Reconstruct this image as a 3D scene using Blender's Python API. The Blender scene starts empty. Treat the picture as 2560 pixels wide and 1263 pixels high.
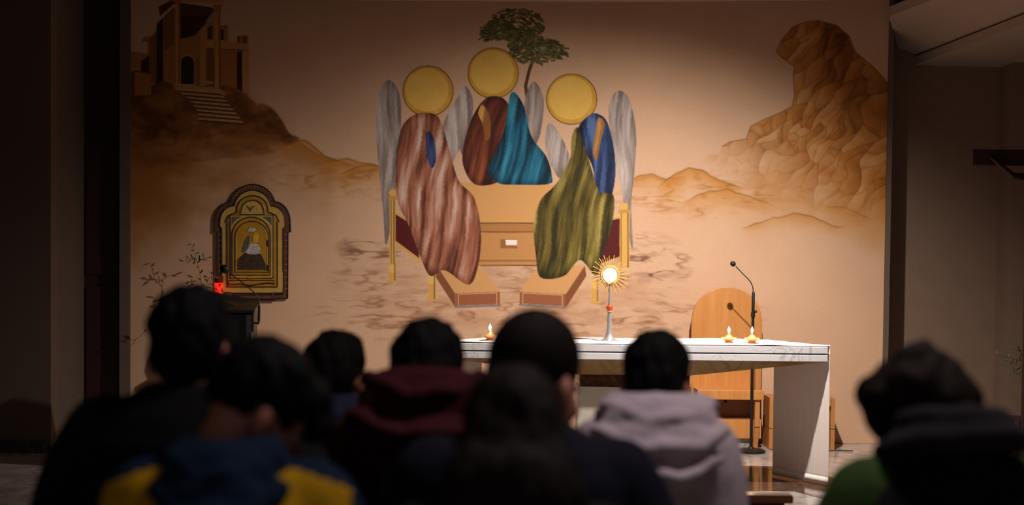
import bpy, bmesh, math, random
import numpy as np
from mathutils import Vector, Matrix, Euler, noise as mnoise
from math import sin, cos, pi, radians
R_ = radians
scene = bpy.context.scene
COL = scene.collection

# ------------------------------------------------------------------ camera
W_, H_ = 2560, 1263
F = 50.0 / 36.0 * W_
HC = 1.553                      # camera height above the sanctuary floor
PITCH, ROLL, HORIZ = 0.033, 0.0103, 664.0
CY = HORIZ + F * math.tan(PITCH)
RM = Matrix.Rotation(pi / 2 - PITCH, 3, 'X') @ Matrix.Rotation(ROLL, 3, 'Z')
cd = bpy.data.cameras.new('camera'); cam = bpy.data.objects.new('camera', cd); COL.objects.link(cam)
cam.matrix_world = Matrix.Translation((0, 0, HC)) @ RM.to_4x4()
cd.lens, cd.sensor_width = 50, 36
cd.shift_y = (CY - H_ / 2) / W_
cd.clip_start, cd.clip_end = 0.05, 100
cd.dof.use_dof = True; cd.dof.focus_distance = 10.9; cd.dof.aperture_fstop = 1.75
scene.camera = cam
def at(px, py, Y):
    d = RM @ Vector(((px - W_ / 2) / F, -(py - CY) / F, -1))
    return Vector((0, 0, HC)) + d * (Y / d.y)
def atz(px, py, z):
    d = RM @ Vector(((px - W_ / 2) / F, -(py - CY) / F, -1))
    return Vector((0, 0, HC)) + d * ((z - HC) / d.z)

# ------------------------------------------------------------------ world, lights, exposure
wd = bpy.data.worlds.new('world'); scene.world = wd; wd.use_nodes = True
bg = wd.node_tree.nodes['Background']
bg.inputs[0].default_value = (0.95, 0.86, 0.86, 1); bg.inputs[1].default_value = 0.10
vs = scene.view_settings
vs.view_transform = 'Standard'; vs.look = 'None'; vs.gamma = 1; vs.exposure = 0; vs.use_curve_mapping = False
def spot(name, loc, aim, watts, size, blend, col, radius):
    l = bpy.data.lights.new(name, 'SPOT'); o = bpy.data.objects.new(name, l); COL.objects.link(o)
    o.location = loc; o.rotation_euler = (Vector(aim) - Vector(loc)).to_track_quat('-Z', 'Y').to_euler()
    l.energy = watts; l.spot_size = R_(size); l.spot_blend = blend; l.color = col; l.shadow_soft_size = radius
    return o
KEY = (1.55, 9.4, 3.45)
spot('altar_spot_light', KEY, (1.0, 11.15, 0.65), 880, 125.5, 1.0, (1.0, 0.93, 0.86), 0.035)
NAVE = (0.95, 3.05, 3.72)
la = bpy.data.lights.new('nave_lamp_light', 'AREA'); lo = bpy.data.objects.new('nave_lamp_light', la); COL.objects.link(lo)
lo.location = NAVE; la.shape = 'DISK'; la.size = 0.36; la.energy = 32; la.color = (1.0, 0.88, 0.90)

# ------------------------------------------------------------------ helpers
ROOT = {}
def tag(o, label=None, cat=None, group=None, kind=None):
    if label: o['label'] = label
    if cat: o['category'] = cat
    if group: o['group'] = group
    if kind: o['kind'] = kind
    return o
def thing(name, label, cat, loc, rz=0.0, group=None):
    o = bpy.data.objects.new(name, None); COL.objects.link(o)
    o.location = loc; o.rotation_euler = (0, 0, rz); o.empty_display_size = 0.1
    ROOT[o.name] = Vector(loc)
    return tag(o, label, cat, group)
class MB:
    def __init__(s): s.v = []; s.f = []
    def add(s, vs_, fs):
        n = len(s.v); s.v += [tuple(v) for v in vs_]; s.f += [tuple(i + n for i in f) for f in fs]; return s
    def box(s, c, size, rot=None):
        x, y, z = [k / 2 for k in size]; c = Vector(c)
        vs_ = [Vector(p) for p in ((-x,-y,-z),(x,-y,-z),(x,y,-z),(-x,y,-z),(-x,-y,z),(x,-y,z),(x,y,z),(-x,y,z))]
        if rot is not None: vs_ = [rot @ v for v in vs_]
        return s.add([v + c for v in vs_], [(0,3,2,1),(4,5,6,7),(0,1,5,4),(1,2,6,5),(2,3,7,6),(3,0,4,7)])
    def b2(s, a, b):
        return s.box([(a[i] + b[i]) / 2 for i in range(3)], [abs(b[i] - a[i]) for i in range(3)])
    def prism(s, bot, top):
        n = len(bot)
        return s.add(list(bot) + list(top), [tuple(range(n - 1, -1, -1)), tuple(range(n, 2 * n))] +
                     [(i, (i + 1) % n, n + (i + 1) % n, n + i) for i in range(n)])
    def extrude_y(s, pts, y0, y1):          # outline in (x, z), thickness along y
        return s.prism([(x, y1, z) for x, z in pts], [(x, y0, z) for x, z in pts])
    def lathe(s, c, prof, n=32):
        c = Vector(c); vs_ = []; fs = []
        for r, z in prof:
            for k in range(n):
                a = 2 * pi * k / n; vs_.append(c + Vector((r * cos(a), r * sin(a), z)))
        m = len(prof)
        for i in range(m - 1):
            for k in range(n):
                k2 = (k + 1) % n; fs.append((i*n+k, i*n+k2, (i+1)*n+k2, (i+1)*n+k))
        fs.append(tuple(range(n - 1, -1, -1))); fs.append(tuple(range((m - 1) * n, m * n)))
        return s.add(vs_, fs)
    def tube(s, pts, rad, n=8, closed=False):
        pts = [Vector(p) for p in pts]; m = len(pts)
        if not hasattr(rad, '__len__'): rad = [rad] * m
        vs_ = []; fs = []; prev = None
        for i, p in enumerate(pts):
            if closed: t = pts[(i + 1) % m] - pts[i - 1]
            else: t = pts[min(i + 1, m - 1)] - pts[max(i - 1, 0)]
            t.normalize()
            if prev is None:
                up = Vector((0, 1, 0)) if abs(t.y) < .9 else Vector((1, 0, 0)); u = t.cross(up).normalized()
            else:
                u = (prev - t * prev.dot(t)).normalized()
            prev = u; w = t.cross(u)
            for k in range(n):
                a = 2 * pi * k / n; vs_.append(p + (u * cos(a) + w * sin(a)) * rad[i])
        for i in range(m if closed else m - 1):
            for k in range(n):
                k2 = (k + 1) % n; i2 = (i + 1) % m; fs.append((i*n+k, i*n+k2, i2*n+k2, i2*n+k))
        if not closed: fs.append(tuple(range(n - 1, -1, -1))); fs.append(tuple(range((m - 1) * n, m * n)))
        return s.add(vs_, fs)
    def ell(s, c, r, rot=None, nu=18, nv=11):
        c = Vector(c); vs_ = []; fs = []
        for j in range(1, nv):
            ph = pi * j / nv
            for k in range(nu):
                a = 2 * pi * k / nu
                p = Vector((r[0]*sin(ph)*cos(a), r[1]*sin(ph)*sin(a), r[2]*cos(ph)))
                vs_.append((rot @ p if rot is not None else p) + c)
        t = Vector((0, 0, r[2])); b = Vector((0, 0, -r[2]))
        vs_ += [(rot @ t if rot is not None else t) + c, (rot @ b if rot is not None else b) + c]
        nt = (nv - 1) * nu
        for j in range(nv - 2):
            for k in range(nu):
                k2 = (k + 1) % nu; fs.append((j*nu+k, (j+1)*nu+k, (j+1)*nu+k2, j*nu+k2))
        for k in range(nu):
            k2 = (k + 1) % nu; fs.append((nt, k, k2)); fs.append((nt + 1, (nv-2)*nu+k2, (nv-2)*nu+k))
        return s.add(vs_, fs)
    def cap(s, a, b, ra, rb):               # tapered limb with round ends
        a, b = Vector(a), Vector(b)
        s.tube([a, a.lerp(b, .5), b], [ra, (ra + rb) / 2, rb], 14); s.ell(a, (ra,)*3, None, 14, 9); s.ell(b, (rb,)*3, None, 14, 9); return s
    def chain(s, pts, rads):
        for i in range(len(pts) - 1): s.cap(pts[i], pts[i+1], rads[i], rads[i+1])
        return s
    def build(s, name, mat, parent=None, smooth=False, bevel=0.0, world=True):
        me = bpy.data.meshes.new(name)
        off = ROOT.get(parent.name, Vector()) if (parent is not None and world) else Vector()
        me.from_pydata([(v[0]-off.x, v[1]-off.y, v[2]-off.z) for v in s.v], [], s.f)
        bm = bmesh.new(); bm.from_mesh(me); bmesh.ops.recalc_face_normals(bm, faces=bm.faces[:])
        if bevel: bmesh.ops.bevel(bm, geom=bm.edges[:], offset=bevel, segments=2, affect='EDGES', profile=.6, clamp_overlap=True)
        bm.to_mesh(me); bm.free()
        if smooth:
            me.shade_smooth()
            try: me.set_sharp_from_angle(angle=R_(42))
            except Exception: pass
        o = bpy.data.objects.new(name, me); COL.objects.link(o); me.materials.append(mat)
        if parent is not None: o.parent = parent; ROOT[o.name] = off
        return o
def struct(o): o['kind'] = 'structure'; return o

# ------------------------------------------------------------------ materials
def srgb(r, g, b):
    f = lambda c: (c / 12.92 if c <= .04045 else ((c + .055) / 1.055) ** 2.4)
    return (f(r / 255), f(g / 255), f(b / 255), 1)
def newmat(name):
    m = bpy.data.materials.new(name); m.use_nodes = True
    return m, m.node_tree, m.node_tree.nodes['Principled BSDF']
def simple(name, col, rough=.6, metal=0., var=.12, scale=30., bump=0., stretch=(1,1,1), spec=.5):
    m, nt, b = newmat(name); N = nt.nodes; L = nt.links
    tc = N.new('ShaderNodeTexCoord'); mp = N.new('ShaderNodeMapping'); mp.inputs['Scale'].default_value = stretch
    nz = N.new('ShaderNodeTexNoise'); nz.inputs['Scale'].default_value = scale; nz.inputs['Detail'].default_value = 5
    L.new(tc.outputs['Object'], mp.inputs[0]); L.new(mp.outputs[0], nz.inputs['Vector'])
    rp = N.new('ShaderNodeValToRGB'); L.new(nz.outputs['Fac'], rp.inputs[0])
    c = col
    rp.color_ramp.elements[0].position = .3; rp.color_ramp.elements[1].position = .7
    rp.color_ramp.elements[0].color = tuple(k * (1 - var) for k in c[:3]) + (1,)
    rp.color_ramp.elements[1].color = tuple(min(1, k * (1 + var)) for k in c[:3]) + (1,)
    L.new(rp.outputs[0], b.inputs['Base Color'])
    b.inputs['Roughness'].default_value = rough; b.inputs['Metallic'].default_value = metal
    b.inputs['Specular IOR Level'].default_value = spec
    if bump:
        bp = N.new('ShaderNodeBump'); bp.inputs['Strength'].default_value = bump; bp.inputs['Distance'].default_value = .01
        L.new(nz.outputs['Fac'], bp.inputs['Height']); L.new(bp.outputs[0], b.inputs['Normal'])
    return m
def marble(name, base, vein, rough, scale=2.2, width=.035, cloud=.08):
    m, nt, b = newmat(name); N = nt.nodes; L = nt.links
    tc = N.new('ShaderNodeTexCoord')
    n1 = N.new('ShaderNodeTexNoise'); n1.inputs['Scale'].default_value = scale; n1.inputs['Detail'].default_value = 7; n1.inputs['Distortion'].default_value = 1.3
    n2 = N.new('ShaderNodeTexNoise'); n2.inputs['Scale'].default_value = scale * 1.7; n2.inputs['Detail'].default_value = 6
    L.new(tc.outputs['Object'], n1.inputs['Vector']); L.new(tc.outputs['Object'], n2.inputs['Vector'])
    r = N.new('ShaderNodeValToRGB'); e = r.color_ramp.elements
    e[0].position = .5 - width; e[0].color = (0, 0, 0, 1); e[1].position = .5; e[1].color = (1, 1, 1, 1)
    k = e.new(.5 + width); k.color = (0, 0, 0, 1)
    L.new(n1.outputs['Fac'], r.inputs[0])
    mul = N.new('ShaderNodeMath'); mul.operation = 'MULTIPLY'; L.new(r.outputs[0], mul.inputs[0]); L.new(n2.outputs['Fac'], mul.inputs[1])
    mx = N.new('ShaderNodeMix'); mx.data_type = 'RGBA'; mx.inputs[6].default_value = base; mx.inputs[7].default_value = vein
    L.new(mul.outputs[0], mx.inputs[0])
    mx2 = N.new('ShaderNodeMix'); mx2.data_type = 'RGBA'; mx2.blend_type = 'MULTIPLY'; mx2.inputs[0].default_value = cloud * 4
    L.new(mx.outputs[2], mx2.inputs[6]); L.new(n2.outputs['Fac'], mx2.inputs[7])
    L.new(mx2.outputs[2], b.inputs['Base Color']); b.inputs['Roughness'].default_value = rough
    return m
def wood(name, a, c, rough=.4, stretch=(14, 14, 1.2), scale=2.0):
    m, nt, b = newmat(name); N = nt.nodes; L = nt.links
    tc = N.new('ShaderNodeTexCoord'); mp = N.new('ShaderNodeMapping'); mp.inputs['Scale'].default_value = stretch
    nz = N.new('ShaderNodeTexNoise'); nz.inputs['Scale'].default_value = scale; nz.inputs['Detail'].default_value = 8; nz.inputs['Roughness'].default_value = .65
    L.new(tc.outputs['Object'], mp.inputs[0]); L.new(mp.outputs[0], nz.inputs['Vector'])
    rp = N.new('ShaderNodeValToRGB'); rp.color_ramp.elements[0].position = .32; rp.color_ramp.elements[1].position = .68
    rp.color_ramp.elements[0].color = a; rp.color_ramp.elements[1].color = c
    L.new(nz.outputs['Fac'], rp.inputs[0]); L.new(rp.outputs[0], b.inputs['Base Color']); b.inputs['Roughness'].default_value = rough
    return m
def glow(name, col, strength):
    m, nt, b = newmat(name)
    b.inputs['Base Color'].default_value = col; b.inputs['Emission Color'].default_value = col
    b.inputs['Emission Strength'].default_value = strength; b.inputs['Roughness'].default_value = .4
    return m
M = {}
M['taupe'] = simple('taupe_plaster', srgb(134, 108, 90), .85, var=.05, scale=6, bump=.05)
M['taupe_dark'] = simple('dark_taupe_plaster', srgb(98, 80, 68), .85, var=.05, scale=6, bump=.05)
M['ceil'] = simple('ceiling_plaster', srgb(158, 138, 124), .9, var=.04, scale=5)
M['door'] = wood('dark_red_door', srgb(38, 10, 9), srgb(52, 15, 12), .6)
M['marble'] = marble('white_marble', srgb(240, 236, 238), srgb(160, 156, 162), .22, 4.0, .014, .03)
M['floor'] = marble('floor_marble', srgb(206, 192, 182), srgb(120, 108, 100), .10, 2.0, .05, .10)
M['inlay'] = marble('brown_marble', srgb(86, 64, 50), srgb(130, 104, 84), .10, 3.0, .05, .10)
M['ochre_marble'] = marble('ochre_marble', srgb(176, 132, 66), srgb(96, 70, 34), .22, 3.4, .06, .12)
M['brown_neck'] = marble('dark_brown_marble', srgb(84, 48, 26), srgb(140, 92, 54), .25, 8, .06, .12)
M['joint'] = simple('dark_joint', srgb(60, 44, 48), .8)
M['base_marble'] = marble('altar_base_marble', srgb(222, 210, 194), srgb(96, 92, 82), .25, 1.4, .02, .05)
M['grey_marble'] = marble('grey_marble', srgb(176, 168, 160), srgb(90, 84, 80), .3, 6, .05, .1)
M['dark_marble'] = marble('dark_marble', srgb(50, 48, 42), srgb(120, 112, 100), .3, 5, .03, .1)
M['honey'] = wood('honey_wood', srgb(190, 124, 62), srgb(206, 140, 74), .42)
M['honey_shaded'] = wood('shaded_honey_wood', srgb(120, 72, 34), srgb(136, 84, 42), .5)  # honey wood darkened, shade under the seats put into its colour
M['oak'] = wood('oak_wood', srgb(176, 112, 58), srgb(198, 136, 76), .45)
M['rail'] = wood('polished_brown_wood', srgb(112, 58, 28), srgb(140, 78, 40), .16, (1.2, 14, 14))
M['dark_wood'] = wood('dark_wood', srgb(52, 28, 20), srgb(74, 42, 30), .5)
M['black'] = simple('black_plastic', srgb(20, 19, 20), .45, var=.05)
M['lectern'] = simple('black_lacquer', srgb(26, 23, 25), .35, var=.05)
M['steel'] = simple('dull_steel', srgb(120, 112, 112), .35, 1., var=.05)
M['silver'] = simple('silver', srgb(206, 198, 200), .32, .7, var=.03)
M['gold'] = simple('gilded_brass', srgb(232, 184, 100), .38, .45, var=.06, scale=20)
M['copper'] = simple('polished_copper_brass', srgb(240, 186, 124), .3, .5, var=.06)
M['red_enamel'] = simple('red_enamel', srgb(196, 62, 26), .2, var=.08)
M['linen'] = None
M['flame'] = glow('flame', (1.0, .74, .55, 1), 22)
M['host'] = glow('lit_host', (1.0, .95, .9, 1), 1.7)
M['red_lamp'] = glow('red_lamp_glass', (.95, .02, .008, 1), 1.0)
M['red_dark'] = simple('dark_red_glass', srgb(110, 20, 14), .2)
M['leaf'] = simple('olive_leaf', srgb(84, 92, 60), .55, var=.2, scale=40)
M['stem'] = simple('olive_stem', srgb(88, 78, 56), .7)
M['clay'] = simple('clay_vase', srgb(120, 88, 66), .6)
M['bronze'] = simple('dark_bronze', srgb(64, 44, 30), .4, .8)
M['cable'] = simple('grey_cable', srgb(60, 54, 50), .6)
M['tab_red'] = simple('red_brown_moulding', srgb(98, 58, 42), .5, var=.35, scale=60)
M['tab_gold'] = simple('old_gold_panel', srgb(212, 170, 84), .42, .25, var=.12, scale=14)
M['tab_gold2'] = simple('deep_gold_panel', srgb(192, 138, 42), .42, .25, var=.15, scale=14)
M['tab_dark'] = simple('black_brown_moulding', srgb(44, 28, 16), .5)
M['tab_bright'] = simple('bright_gold_trim', srgb(206, 156, 66), .35, .4, var=.1)
M['fig_grey'] = simple('painted_dove_grey', srgb(84, 78, 76), .6, var=.3, scale=40)
M['fig_white'] = simple('painted_off_white', srgb(186, 176, 166), .6, var=.3, scale=40)
M['fig_rock'] = simple('painted_dark_rock', srgb(60, 44, 26), .6, var=.6, scale=30)
M['fig_yellow'] = simple('painted_yellow', srgb(214, 164, 40), .5, var=.2)
# ------------------------------------------------------------------ the setting
YW = 12.60                                           # plane of the painted wall
XL, XR = at(327, 560, YW).x, at(2213, 560, YW).x
ZT = 4.02
NAVE_Z = -0.30
STEP_Y = 8.35
fl = struct(MB().b2((-7, STEP_Y, -.35), (7.5, 13.4, 0)).build('floor', M['floor']))
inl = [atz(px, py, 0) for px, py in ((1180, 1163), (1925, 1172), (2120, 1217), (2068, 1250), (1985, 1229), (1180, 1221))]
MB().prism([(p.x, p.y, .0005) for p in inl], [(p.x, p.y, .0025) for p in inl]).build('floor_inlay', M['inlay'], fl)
struct(MB().b2((-7, 7.95, -.40), (7.5, STEP_Y, -.15)).build('trim_6', M['grey_marble']))
struct(MB().b2((-7, -1.5, -.45), (7.5, 7.95, NAVE_Z)).build('floor_nave', M['floor']))
# wall that carries the mural, its two edge trims
struct(MB().b2((XL - .06, YW + .004, 0), (XR + .03, YW + .18, ZT)).build('wall_back', M['taupe']))
xl0 = at(299.5, 560, YW - .02).x; xr1 = at(2226, 560, YW - .02).x
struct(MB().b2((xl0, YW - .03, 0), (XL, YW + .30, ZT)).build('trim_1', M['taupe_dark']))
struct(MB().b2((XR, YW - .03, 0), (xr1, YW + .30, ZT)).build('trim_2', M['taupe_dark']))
# left: dark door in a recess, then the side wall nearer the nave
YD = 12.72
xd0 = at(187, 600, 12.45).x
dr = struct(MB().b2((xd0 - .2, YD, 0), (xl0, YD + .08, ZT)).build('door_1', M['door']))
for k in range(3):
    MB().b2((xd0 + .02, YD - .018, .15 + k * 1.28), (xl0 - .05, YD + .01, 1.33 + k * 1.28)).build('door_panel', M['door'], dr, bevel=.008)
YL = 11.45
xw = at(127, 700, YL).x
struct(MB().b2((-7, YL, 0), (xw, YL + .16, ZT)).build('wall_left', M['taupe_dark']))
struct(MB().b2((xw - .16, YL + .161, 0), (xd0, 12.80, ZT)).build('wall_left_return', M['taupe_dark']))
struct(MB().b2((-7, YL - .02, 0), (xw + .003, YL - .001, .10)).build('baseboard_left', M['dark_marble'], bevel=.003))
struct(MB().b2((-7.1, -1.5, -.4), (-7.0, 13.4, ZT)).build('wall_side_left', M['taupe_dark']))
# right: recessed wall and its corner
YR = 13.05
xc = at(2526, 600, 12.7).x
struct(MB().b2((XR - .3, YR, 0), (xc + .1, YR + .15, ZT)).build('wall_right', M['taupe']))
struct(MB().b2((xc, YR - .32, 0), (7.5, YR - .001, ZT)).build('wall_right_bay', M['taupe']))
struct(MB().b2((7.5, -1.5, -.4), (7.6, 13.4, ZT)).build('wall_side_right', M['taupe']))
struct(MB().b2((1.5, YW - .02, 0), (2.78, YW - .003, .075)).build('baseboard_back', M['grey_marble'], bevel=.003))
# ceiling, its edge over the mural and the stepped soffits on the right
struct(MB().b2((-7.1, -1.5, ZT), (7.6, 13.4, ZT + .12)).build('ceiling', M['ceil']))
e = [at(px, py, 12.3) for px, py in ((330, -6), (900, 1), (1300, 4), (1640, 4.5), (2000, 2), (2216, -2))]
b = MB()
b.prism([(p.x, 12.22, p.z) for p in e] + [(e[-1].x, 12.22, ZT - .002), (e[0].x, 12.22, ZT - .002)],
        [(p.x, 12.3, p.z) for p in e] + [(e[-1].x, 12.3, ZT - .002), (e[0].x, 12.3, ZT - .002)])
struct(b.build('trim_3', M['ceil']))
def soffit(name, pa, pb, drop, pc, pd):
    """stepped ceiling band: its lower edge runs pa-pb, its fascia is `drop` high and its underside reaches pc-pd"""
    m = MB()
    up = Vector((0, 0, drop))
    bot = [pa, pb, pd, pc]
    m.prism(bot, [pa + up, pb + up, Vector((pd.x, pd.y, max(pd.z, pb.z) + drop)), Vector((pc.x, pc.y, max(pc.z, pa.z) + drop))])
    return struct(m.build(name, M['ceil']))
a1, a2 = atz(2222, 42, 3.72), atz(2420, -36, 3.72)
c1, c2 = atz(2250, 176, 3.42), atz(2660, 22, 3.42)
soffit('trim_4', a1, a2, .085, c1 + Vector((.02, 0, .09)), c2 + Vector((.02, 0, .09)))
soffit('trim_5', c1, c2, .075, Vector((7.4, c1.y, 3.36)), Vector((7.4, c2.y, 3.36)))

# ------------------------------------------------------------------ the mural: painted on a fine grid as a colour attribute
ST = 0.00625
NX = int((XR - XL) / ST) + 1; NZ = int((ZT - 0.0) / ST) + 1
rng = np.random.default_rng(7); rnd = random.Random(5)
def G(px, py):
    p = at(px, py, YW); return ((p.x - XL) / ST, (ZT - p.z) / ST)
A = np.zeros((NZ, NX, 3)); A[:] = np.array([208, 166, 134]) / 255
C = lambda r, g, b_: np.array([r, g, b_]) / 255.
def vnoise(h, w, sx, sy, seed):
    """smooth value noise, cells of sx by sy grid steps"""
    r = np.random.default_rng(seed); gx, gy = int(w / sx) + 3, int(h / sy) + 3
    g = r.random((gy, gx)); x = np.arange(w) / sx; y = np.arange(h) / sy
    xi, yi = x.astype(int), y.astype(int); fx, fy = x - xi, y - yi
    fx = fx * fx * (3 - 2 * fx); fy = (fy * fy * (3 - 2 * fy))[:, None]
    a = g[yi][:, xi]; b_ = g[yi][:, xi + 1]; c = g[yi + 1][:, xi]; d = g[yi + 1][:, xi + 1]
    return (a * (1 - fx) + b_ * fx) * (1 - fy) + (c * (1 - fx) + d * fx) * fy
def fbm(h, w, sx, sy, seed, o=4):
    t = 0; a = 1; n = 0
    for k in range(o):
        t = t + a * vnoise(h, w, max(1.5, sx / 2**k), max(1.5, sy / 2**k), seed + k * 13); n += a; a *= .55
    return t / n
def boxblur(m, r):
    r = int(round(r))
    if r < 1: return m
    for ax in (0, 1):
        for _ in range(2):
            p = np.pad(m, [(r + 1, r) if k == ax else (0, 0) for k in range(2)], mode='edge').cumsum(axis=ax)
            m = (p[2*r+1:] - p[:-2*r-1]) / (2*r+1) if ax == 0 else (p[:, 2*r+1:] - p[:, :-2*r-1]) / (2*r+1)
    return m
def crom(pts, n=7):
    out = []; m = len(pts)
    for i in range(m):
        p0, p1, p2, p3 = [np.array(pts[(i + k) % m], float) for k in (-1, 0, 1, 2)]
        for j in range(n):
            t = j / n
            out.append(.5 * (2*p1 + (p2-p0)*t + (2*p0-5*p1+4*p2-p3)*t*t + (3*p1-p0-3*p2+p3)*t**3))
    return out
def pmask(pts, smooth=False, blur=0, pad=2):
    if smooth: pts = crom(pts)
    g = np.array([G(*p) for p in pts])
    pad = pad + int(3 * blur)
    x0, x1 = int(max(0, g[:, 0].min() - pad)), int(min(NX, g[:, 0].max() + pad + 1))
    y0, y1 = int(max(0, g[:, 1].min() - pad)), int(min(NZ, g[:, 1].max() + pad + 1))
    if x1 <= x0 or y1 <= y0: return (slice(0, 1), slice(0, 1)), np.zeros((1, 1))
    acc = 0
    for ox in (-.25, .25):
        for oy in (-.25, .25):
            X, Y = np.meshgrid(np.arange(x0, x1) + ox, np.arange(y0, y1) + oy)
            ins = np.zeros(X.shape, bool)
            for i in range(len(g)):
                ax, ay = g[i - 1]; bx, by = g[i]
                if ay == by: continue
                ins ^= ((ay > Y) != (by > Y)) & (X < (bx - ax) * (Y - ay) / (by - ay) + ax)
            acc = acc + ins
    m = acc / 4.
    return (slice(y0, y1), slice(x0, x1)), boxblur(m, blur)
def comp(sl, m, col, a=1.):
    m = (m * a)[..., None]; A[sl] = A[sl] * (1 - m) + col * m
def fill(pts, col, a=1., smooth=False, blur=0): sl, m = pmask(pts, smooth, blur); comp(sl, m, col, a)
def stroke(pts, w, col, a=1., soft=.8, taper=False):
    g = np.array([G(*p) for p in pts]); w = w * .5 * 12.6 / F / ST
    x0, x1 = int(max(0, g[:, 0].min() - w - 3)), int(min(NX, g[:, 0].max() + w + 4))
    y0, y1 = int(max(0, g[:, 1].min() - w - 3)), int(min(NZ, g[:, 1].max() + w + 4))
    if x1 <= x0 or y1 <= y0: return
    X, Y = np.meshgrid(np.arange(x0, x1), np.arange(y0, y1)); best = np.full(X.shape, 1e9); n = len(g)
    for i in range(n - 1):
        a0, b0 = g[i], g[i + 1]; d = b0 - a0; L = max(1e-6, d @ d)
        t = np.clip(((X - a0[0]) * d[0] + (Y - a0[1]) * d[1]) / L, 0, 1)
        dd = np.hypot(X - a0[0] - t * d[0], Y - a0[1] - t * d[1])
        if taper: dd = dd / np.maximum(.25, np.sin(pi * np.clip((i + t) / (n - 1), .02, .98)))
        best = np.minimum(best, dd)
    comp((slice(y0, y1), slice(x0, x1)), np.clip((w - best) / soft + .5, 0, 1), col, a)
def disc(cx, cy, r, col, a=1.): fill([(cx + r * cos(t * pi / 20), cy + r * sin(t * pi / 20)) for t in range(40)], col, a)

# plaster mottling
A *= (0.97 + .06 * fbm(NZ, NX, 60, 60, 3))[..., None]
gx = np.array([G(px, 500)[0] for px in (320, 2230)])
PXc = 320 + (np.arange(NX) - gx[0]) / (gx[1] - gx[0]) * 1910     # photograph column of a grid column
PXS = (2230 - 320) / (gx[1] - gx[0])
rowpx = np.array([[at(px, 0, YW).z, at(px, 1000, YW).z] for px in (330, 2210)])
def rowof(px, py):                                                # grid row of photograph points (vectorised)
    t = (px - 330) / (2210 - 330); z0 = rowpx[0, 0] * (1 - t) + rowpx[1, 0] * t; z1 = rowpx[0, 1] * (1 - t) + rowpx[1, 1] * t
    return (ZT - (z0 + (z1 - z0) * py / 1000)) / ST
JJ = np.arange(NZ)[:, None].astype(float)
def ridge(pts, fade, col, a, line=.5, seed=1, rough=4, ends=30):
    """a hill: crisp crest, wash that thins out below it"""
    xs = np.array([p[0] for p in pts], float); ys = np.array([p[1] for p in pts], float)
    yr = np.interp(PXc, xs, ys) + (vnoise(1, NX, 9, 5, seed)[0] - .5) * rough + (vnoise(1, NX, 30, 5, seed + 1)[0] - .5) * rough * 1.5
    r = rowof(PXc, yr)[None, :]
    d = (JJ - r) * PXS
    en = np.clip((PXc - xs[0]) / ends, 0, 1) * np.clip((xs[-1] - PXc) / ends, 0, 1)
    n = fbm(NZ, NX, 34, 12, seed + 5)
    al = np.where(d > -1, np.exp(-np.maximum(d, 0) / (fade * (.5 + n))), 0) * en[None, :] * a * np.clip((d + 1) / 2, 0, 1)
    comp((slice(None), slice(None)), np.clip(al, 0, 1), col)
    al2 = np.exp(-(d / 2.2) ** 2) * en[None, :] * line * (.3 + .7 * n)
    comp((slice(None), slice(None)), np.clip(al2, 0, 1), col * .55)
OC, OM, OD = C(188, 122, 50), C(150, 88, 28), C(84, 44, 14)
# haze of sepia over the whole lower landscape
def wash(cx, cy, rx, ry, col, a, seed, sx=40, sy=16, thr=.40, gain=3.0):
    gxx, gyy = G(cx, cy); k = 1 / PXS
    X = (np.arange(NX)[None, :] - gxx) / (rx * k); Y = (JJ - gyy) / (ry * k)
    f = np.clip(1 - (X * X + Y * Y), 0, 1)
    n = np.clip((fbm(NZ, NX, sx, sy, seed) - thr) * gain, 0, 1)
    comp((slice(None), slice(None)), np.clip(f * n * a, 0, 1), col)
def wisps(cx, cy, rx, ry, col, a, seed, sx=46, sy=11):
    gxx, gyy = G(cx, cy); k = 1 / PXS
    X = (np.arange(NX)[None, :] - gxx) / (rx * k); Y = (JJ - gyy) / (ry * k)
    f = np.clip(1.2 - (X * X + Y * Y) * 1.2, 0, 1)
    n = 1 - np.abs(fbm(NZ, NX, sx, sy, seed, 3) - .5) * 9
    m = np.clip(n, 0, 1) ** 1.2 * np.clip((fbm(NZ, NX, 30, 16, seed + 40, 3) - .42) * 5, 0, 1)
    m = m + .35 * np.clip((fbm(NZ, NX, sx * .7, sy * .8, seed + 60, 4) - .52) * 4, 0, 1)
    comp((slice(None), slice(None)), np.clip(f * m * a, 0, 1), col)
wash(380, 420, 330, 190, OM, .75, 21, 60, 40, .22, 2.4)
wash(420, 330, 330, 150, OM, .8, 22, 50, 30, .25, 2.4)
wash(330, 520, 160, 180, OM, .7, 23, 60, 60, .2, 2)
wash(2215, 440, 180, 210, OC, .8, 25, 60, 60, .15, 2)
wash(2060, 470, 330, 140, OC, .45, 26, 50, 22, .3, 2.5)
# ridges, far to near
ridge([(560, 285), (650, 270), (700, 300), (735, 345), (790, 380), (850, 402)], 60, OM, .8, .5, 31)
ridge([(690, 372), (720, 356), (760, 348), (790, 365), (815, 388), (860, 404), (900, 410)], 30, OC, .95, .7, 33)
ridge([(790, 412), (830, 402), (870, 396), (905, 405), (940, 412), (985, 430)], 18, OC, .9, .6, 35)
ridge([(845, 440), (890, 418), (925, 410), (960, 422), (1000, 440)], 26, OC, .85, .6, 37)
ridge([(1560, 455), (1595, 440), (1630, 433), (1670, 447), (1720, 440)], 26, OC, .9, .6, 39)
ridge([(1640, 470), (1690, 430), (1720, 418), (1750, 425), (1800, 452), (1860, 470)], 30, OC, .95, .7, 41)
ridge([(1700, 505), (1760, 480), (1820, 470), (1880, 490), (1940, 515)], 26, OC, .6, .5, 43)
ridge([(1850, 570), (1920, 545), (1985, 530), (2040, 540), (2080, 560), (2120, 565)], 14, OC, .6, .55, 45)
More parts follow.
